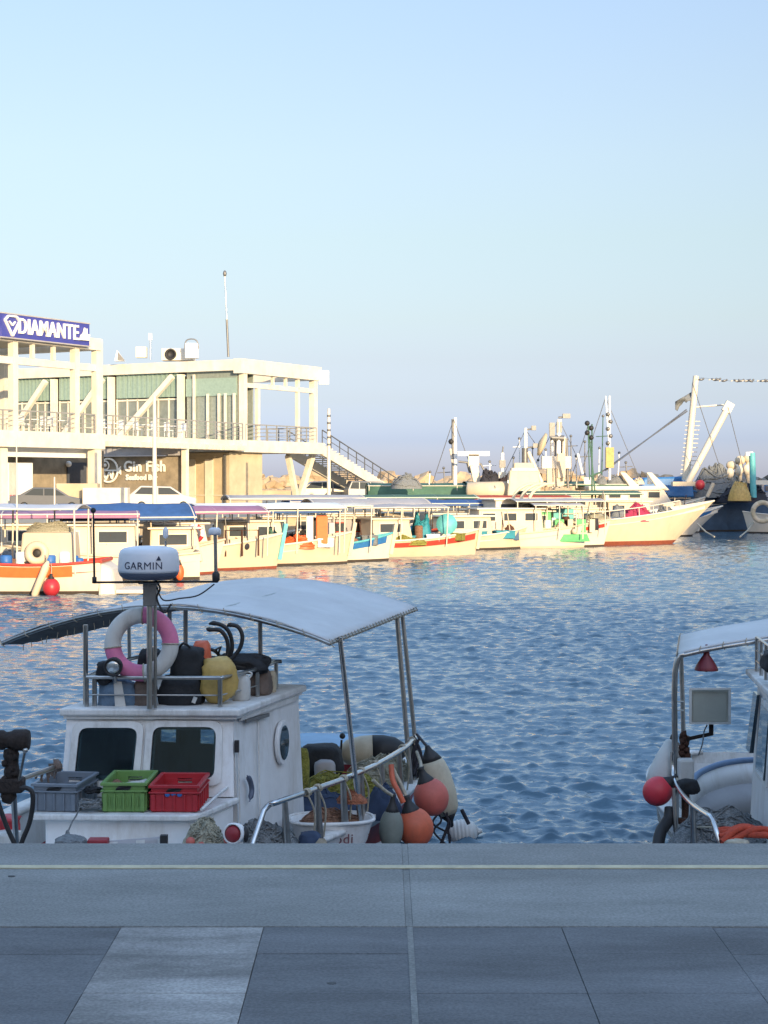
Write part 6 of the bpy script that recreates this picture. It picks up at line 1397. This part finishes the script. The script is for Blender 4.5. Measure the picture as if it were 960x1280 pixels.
# hauler at the bow
hl = thing('net_hauler', 'dark rusty net hauler with round drum at the bow', 'hauler', at(14, 1062, 10.2))
Fh = Matrix.Translation(at(8, 925, 10.2)) @ Matrix.Rotation(R(90), 4, 'Y')
MB(Fh).lathe([(.03, -.22), (.058, -.2), (.062, -.02), (.05, .0), (.055, .03), (.066, .05), (.068, .12), (.06, .14), (.0, .142)], n=20).build('drum', 'dark rust', hl)
m = MB(); pts = [at(13, 936, 10.2), at(15, 955, 10.2), at(14, 975, 10.2), at(12, 990, 10.2), at(8, 1003, 10.2)]
m.tube(smooth_path(pts, 4), [.04, .045, .05, .042, .04, .046, .05, .045, .04, .045, .05, .04, .042, .05, .045, .035, .03], 10)
for k in range(9): m.ball(at(13 + 8 * math.sin(k * 2.2), 940 + k * 7, 10.17), .022, (1, 1, 1), 8, jit=.8, seed=k)
m.build('arm', 'dark rust', hl)
MB().box(at(15, 981, 10.2), (.15, .12, .09)).build('gearbox', 'dark rust', hl, bevel=.015)
MB().tube(smooth_path([at(25, 985, 10.15), at(33, 985, 10.15), at(40, 990, 10.15), at(41, 1005, 10.15), at(37, 1028, 10.15), at(29, 1048, 10.15), at(23, 1062, 10.15), at(17, 1052, 10.15), at(8, 1032, 10.15), at(-2, 1004, 10.15), at(-6, 988, 10.15)], 5), .015, 10).build('hose_loop', 'black rubber', hl)
m = MB().tube([at(24, 976, 10.15), at(31, 940, 10.15)], .008, 8); m.ball(at(31.5, 938, 10.15), .018, n=10); m.build('lever', 'steel', hl)
MB().tube([at(17, 992, 10.3), at(21, 1070, 10.35)], .019, 8).build('post', 'steel', hl)
m = MB().tube([at(24, 975, 10.4), at(72, 958, 11.4)], [.016, .02], 8); m.build('bow_rail', 'steel', fb)
m = MB()
for k in range(8): a = at(48 + 3.4 * k, 966 - 1.3 * k, 10.95 + .06 * k); m.tube([a, a + Vector((rw.uniform(-.03, .03), 0, -rw.uniform(.03, .11)))], .008, 5)
m.ball(at(70, 957, 11.3), .04, (1.2, .8, 1), 10, jit=.9, seed=3); m.build('rail_rags', 'brown cloth', fb)
bag('red_cloth', 'crimson cloth hanging at the left edge behind the hauler', 'cloth', -14, 26, 1019, 1045, 10.9, .08, 'red plastic', 16.6, .5)
bag('white_fender', 'small dirty white fender below the crimson cloth', 'fender', -12, 26, 1038, 1056, 10.8, .08, 'buoy white', 17.6, .3)

# ---------------------------------------------------------------- foreground boat (right)
BO2 = Vector((4.0, 12.9, WATER)); FB2 = frame(BO2, R(-2))
f2 = thing('fishing_boat', 'white fishing boat cut by the right edge, with flat canopy and hanging red lamp', 'boat', BO2, R(-2))
keep = (list(SY), list(SH), list(SZ)); cxh = 0.
SH[:] = [v * 1.0 for v in SH]
hull_mesh(FB2, 0, .9).build('hull', 'boat white', f2); hull_mesh(FB2, .9, 1.0, .012).build('rub_band', 'worn white', f2)
for sd in (1, -1): sheer_strip(FB2, sd, .13, .02, .04).build('gunwale', 'worn white', f2)
m = MB(FB2); m.grid([[Vector((SH[i] - .05, SY[i], .45)) for i in range(1, len(SY))], [Vector((-SH[i] + .05, SY[i], .45)) for i in range(1, len(SY))]], False); m.build('deck', 'teak grey', f2)
cap = [at(862, 985, 15.2), at(872, 968, 15.5), at(895, 957, 15.8), at(918, 952, 16.0), at(945, 950, 16.1), at(1000, 950, 16.1), at(1060, 958, 15.9)]
sp_ = smooth_path(cap, 4); MB().tube(sp_, .03, 10).build('stern_cap', mat('muted blue', (.12, .2, .33), .5), f2)
m = MB(); m.grid([[p - Vector((0, .01, .0)) for p in sp_], [p - Vector((0, .1, .22)) for p in sp_]], True, (0, .03, 0)); m.build('stern_bulwark', 'boat white', f2)
m = MB(); m.grid([[p - Vector((0, .08, .2)) for p in sp_], [p - Vector((0, .5, .42)) for p in sp_]], True, (0, .03, 0)); m.build('stern_seat', 'grey canvas', f2)
# canopy
rows = []
for i in range(11):
    r = []
    for k in range(17):
        X = 2.46 + .022 * i + 3.1 * k / 16; Y = 13.95 + 1.0 * i / 10 + .02 * k / 16; z = .14 + .19 * math.sin(math.pi * k / 16) ** .85 + .06 * i / 10
        r.append((X + .02 * (10 - i) / 10, Y, z + .006 * noise.noise(Vector((X * 4, Y * 4, 1)))))
    rows.append(r)
MB().grid(rows, True, (0, 0, -.015)).build('canopy', 'canopy vinyl', f2)
m = MB()
for i in (0, 10): m.tube([Vector(p) - Vector((0, 0, .03)) for p in rows[i]], .02, 8)
for k in (0, 8, 16): m.tube([Vector(r[k]) - Vector((0, 0, .03)) for r in rows], .018, 8)
m.build('canopy_frame', 'steel', f2)
m = MB()
for k in range(30): p = Vector(rows[k % 11][0]) if k < 11 else Vector(rows[0][min(16, (k - 11))]); m.tube([p + Vector((0, 0, .012)), p + Vector((-.015, -.02, -.02)), p + Vector((.01, 0, -.055))], .005, 4)
m.build('lacing', 'rope cream', f2)
pA = Vector(rows[0][0]); pB = Vector(rows[10][0])
MB().tube(smooth_path([pA + Vector((.05, 0, -.015)), pA + Vector((0, 0, -.05)), at(843, 870, 13.95), at(846, 1070, 13.95)], 3), .025, 10).build('canopy_post', 'steel', f2)
MB().tube([pB - Vector((0, 0, .03)), at(853, 870, 14.9), at(856, 985, 14.9)], .021, 10).build('canopy_post', 'steel', f2)
for y in (877, 888): MB().tube([at(844, y, 13.95), at(854, y, 14.85)], .007, 6).build('rung', 'steel', f2)
for X in (5.5,): MB().tube([(X, 13.98, .1), (X, 13.98, -1.3)], .022, 8).build('canopy_post', 'steel', f2)
MB().tube(smooth_path([at(841, 940, 13.95), at(842, 968, 13.9), at(850, 988, 13.6), at(866, 1006, 13.0), at(888, 1021, 12.4)], 5) + smooth_path([at(891, 1025, 12.38), at(896, 1042, 12.3), at(904, 1072, 12.25)], 3), .021, 12).build('side_rail', 'bright steel', f2)
MB().tube([at(893, 1026, 12.5), at(900, 1070, 12.4)], .014, 8).build('rail_post', 'bright steel', f2)
for (a, b) in (((866, 1006, 13.0), (868, 1075, 13.0)), ((843, 985, 13.7), (846, 1075, 13.6))): MB().tube([at(*a), at(*b)], .022, 8).build('rail_post', 'steel', f2)
m = MB().tube(smooth_path([at(856, 920, 14.1), at(855, 945, 14.1), at(857, 980, 14.05), at(855, 1070, 14.0)], 5), [.045, .05, .04, .035, .05, .04, .034, .03, .03, .03, .03, .035, .03, .03, .03, .03], 10)
for k in range(8): m.ball(at(855 + 5 * math.sin(k * 3), 918 + 4 * k, 14.05), .03, jit=.9, seed=k + 1., n=8)
m.build('rusty_post', 'rust', f2)
for k, y in enumerate((989, 1026)): MB().lathe([(.045, -.02), (.05, 0), (.045, .02)], at(855 - 3 * k, y, 14.0 - .2 * k), n=12).build('rust_clamp', 'rust', f2)
# wheelhouse of the right boat
MB(Matrix.Translation((.085, 0, 0))).hexa([(2.88, 12.55, -1.5), (4.9, 12.5, -1.5), (5.0, 14.1, -1.5), (3.03, 14.1, -1.5), (2.93, 12.66, -.06), (4.85, 12.6, -.06), (4.9, 14.0, -.06), (3.08, 14.0, -.06)]).build('cabin', 'boat white', f2, bevel=.03)
MB(Matrix.Translation((.085, 0, 0))).poly([(2.84, 12.55, -.06), (4.95, 12.5, -.06), (5.0, 14.15, -.06), (3.0, 14.1, -.06)], (0, 0, .05)).build('cabin_roof', 'worn white', f2, bevel=.012)
wl1 = Vector((2.915, 12.95, -.2)); wl2 = Vector((2.985, 13.7, -.2))
wf_ = MB(Matrix.Translation((.085, 0, 0))).hexa([(2.885, 12.85, -.8), (2.935, 13.45, -.8), (2.97, 13.45, -.8), (2.92, 12.85, -.8), (2.925, 12.85, -.17), (2.985, 13.45, -.17), (3.02, 13.45, -.17), (2.96, 12.85, -.17)]).build('window_frame', 'worn white', f2, bevel=.006)
MB(Matrix.Translation((.085, 0, 0))).hexa([(2.878, 12.9, -.75), (2.925, 13.4, -.75), (2.94, 13.4, -.75), (2.9, 12.9, -.75), (2.918, 12.9, -.22), (2.972, 13.4, -.22), (2.99, 13.4, -.22), (2.94, 12.9, -.22)]).build('window', 'window glass', wf_)
MB(Matrix.Translation((.085, 0, 0))).hexa([(2.925, 13.6, -.65), (2.95, 13.85, -.65), (2.99, 13.85, -.65), (2.96, 13.6, -.65), (2.985, 13.6, -.17), (3.01, 13.85, -.17), (3.03, 13.85, -.17), (3.01, 13.6, -.17)]).build('window', 'window glass', f2)
m = MB(Matrix.Translation((.085, 0, 0)))
for k in range(5): m.tube([(2.93 + k * .03, 12.7 + k * .3, -.01), (2.93 + k * .03, 12.7 + k * .3, .28)], .016, 8)
for z in (.08, .17, .28): m.tube([(2.93, 12.7, z), (3.05, 13.9, z)], .012, 8); m.tube([(2.93, 12.7, z), (4.8, 12.65, z)], .012, 8)
m.build('roof_rail', 'steel', f2)
bag('roof_bundle', 'dark bundle on the wheelhouse roof at the right edge', 'bundle', 951, 1010, 812, 842, 12.9, .2, 'black cloth', 18.8, .3)
# lamp, floodlight
lt_c = at(883, 838, 14.0); ln = thing('hanging_lamp', 'dark red conical lamp hanging under the right boat canopy', 'lamp', lt_c)
MB().lathe([(.098, 0), (.1, .008), (.085, .045), (.05, .1), (.028, .13), (.024, .165), (.012, .18), (.01, .22), (0, .22)], lt_c, n=28).build('shade', mat('lamp maroon', (.16, .015, .025), .5, var=.2), ln)
MB().ball(lt_c + Vector((0, 0, .02)), .035, n=12).build('bulb', 'buoy white', ln)
fc = at(888, 882, 13.9); flt = thing('deck_floodlight', 'square beige floodlight on a rusty arm of the right boat', 'floodlight', at(888, 906, 13.9))
MB().hexa([at(862, 904, 13.85), at(913, 904, 13.85), at(911, 904, 14.05), at(866, 904, 14.05), at(863, 860, 13.88), at(912, 860, 13.88), at(910, 863, 14.0), at(866, 863, 14.0)]).build('housing', 'floodlight beige' if 'floodlight beige' in MATS else mat('floodlight beige', (.36, .36, .31), .55, var=.12, scale=5, dirt=.2), flt, bevel=.008)
m = MB()
for (a, b) in (((862, 861), (913, 861)), ((912, 860), (912, 905)), ((862, 904), (913, 904)), ((863, 860), (863, 905))): m.bar(at(a[0], a[1], 13.84), at(b[0], b[1], 13.84), .02, .016)
m.build('bezel', 'buoy white', flt); MB().poly([at(866, 902, 13.845), at(908, 902, 13.845), at(908, 866, 13.865), at(866, 866, 13.865)], (0, .004, 0)).build('glass', mat('frosted glass', (.3, .31, .27), .5, var=.1), flt)
m = MB().tube([at(889, 905, 13.95), at(889, 917, 13.95)], .02, 8); m.bar(at(891, 917, 13.95), at(858, 924, 14.05), .03, .03); m.build('arm', 'dark rust', flt)
MB().tube(smooth_path([at(884, 906, 13.9), at(880, 915, 13.9), at(878, 930, 13.88), at(873, 944, 13.9)], 4), .006, 6).build('cable', 'grey net', flt)
MB().box(at(857, 963, 13.85), (.13, .12, .2)).build('plastic_box', 'buoy white', label='white plastic box strapped behind the right boat rail', cat='box', bevel=.02)
bag('black_pouch', 'black pouch below the white plastic box', 'pouch', 846, 874, 974, 992, 13.7, .09, 'black cloth', 20.8, .3)
c = at(833, 958, 14.1); fe = thing('fender', 'dirty white cone fender above the red ball on the right boat', 'fender', c - Vector((0, 0, .25)))
Fe = Matrix.Translation(c) @ Matrix.Rotation(R(14), 4, 'Y')
MB(Fe).lathe([(.02, .24), (.06, .22), (.1, .1), (.135, -.05), (.14, -.16), (.1, -.22), (0, -.24)][::-1], n=24).build('body', 'buoy white', fe); MB(Fe).lathe([(.03, .235), (.03, .27), (.012, .3), (0, .3)], n=12).build('eye', 'black rubber', fe)
buoy_at(822, 989, 13.85, .122, mat('buoy scarlet', (.62, .04, .06), .5, var=.15, scale=5, dirt=.2), 'scarlet ball buoy hanging on the left side of the right boat', tilt=.9, rope_px=(846, 975, 13.8))
m = MB(); m.tube(smooth_path([at(838, 1010, 13.75), at(836, 1024, 13.7), at(826, 1040, 13.6), at(822, 1062, 13.5)], 5), .05, 12); m.build('rubber_fender', 'black rubber', label='bent black rubber fender low on the right boat', cat='fender')
heap(at(902, 1050, 13.2) - Vector((0, 0, .08)), (.9, .6, .34), 'grey net', 'big grey net heap on the right boat deck', seed=51.2, sr=.006, strands=70)
heap(at(872, 1050, 13.2) - Vector((0, 0, .1)), (.4, .4, .3), 'grey net', 'small dark net heap behind the right boat rail', seed=52.6, sr=.006, strands=30)
rc_ = at(936, 1052, 12.3); m = MB()
for k in range(9):
    pts = []; 
    for i in range(12): a = i / 11; pts.append(rc_ + Vector((-.22 + .75 * a, .05 * math.sin(k * 2 + a * 5) + .03 * k - .1, .02 + .08 * math.sin(math.pi * min(1, a * 1.6)) * (1 - k * .07) + .025 * math.sin(a * 9 + k * 2))))
    m.tube(smooth_path(pts, 2), .024, 8)
m.build('red_rope', 'rope red', label='thick red rope bundle at the lower right edge', cat='rope')
MB().ball(at(921, 1054, 12.15), .06, (1.5, 1, .5), 14, jit=.4, seed=4).build('tan_float', 'rope cream', label='tan float half hidden under the red rope', cat='float')
# mooring line across
MB().tube(smooth_path([at(863, 1035, 13.2), at(885, 1034, 12.9), at(912, 1036, 12.8)], 4), .009, 6).build('white_line', 'rope cream', label='thin white line across the right boat rail', cat='line')
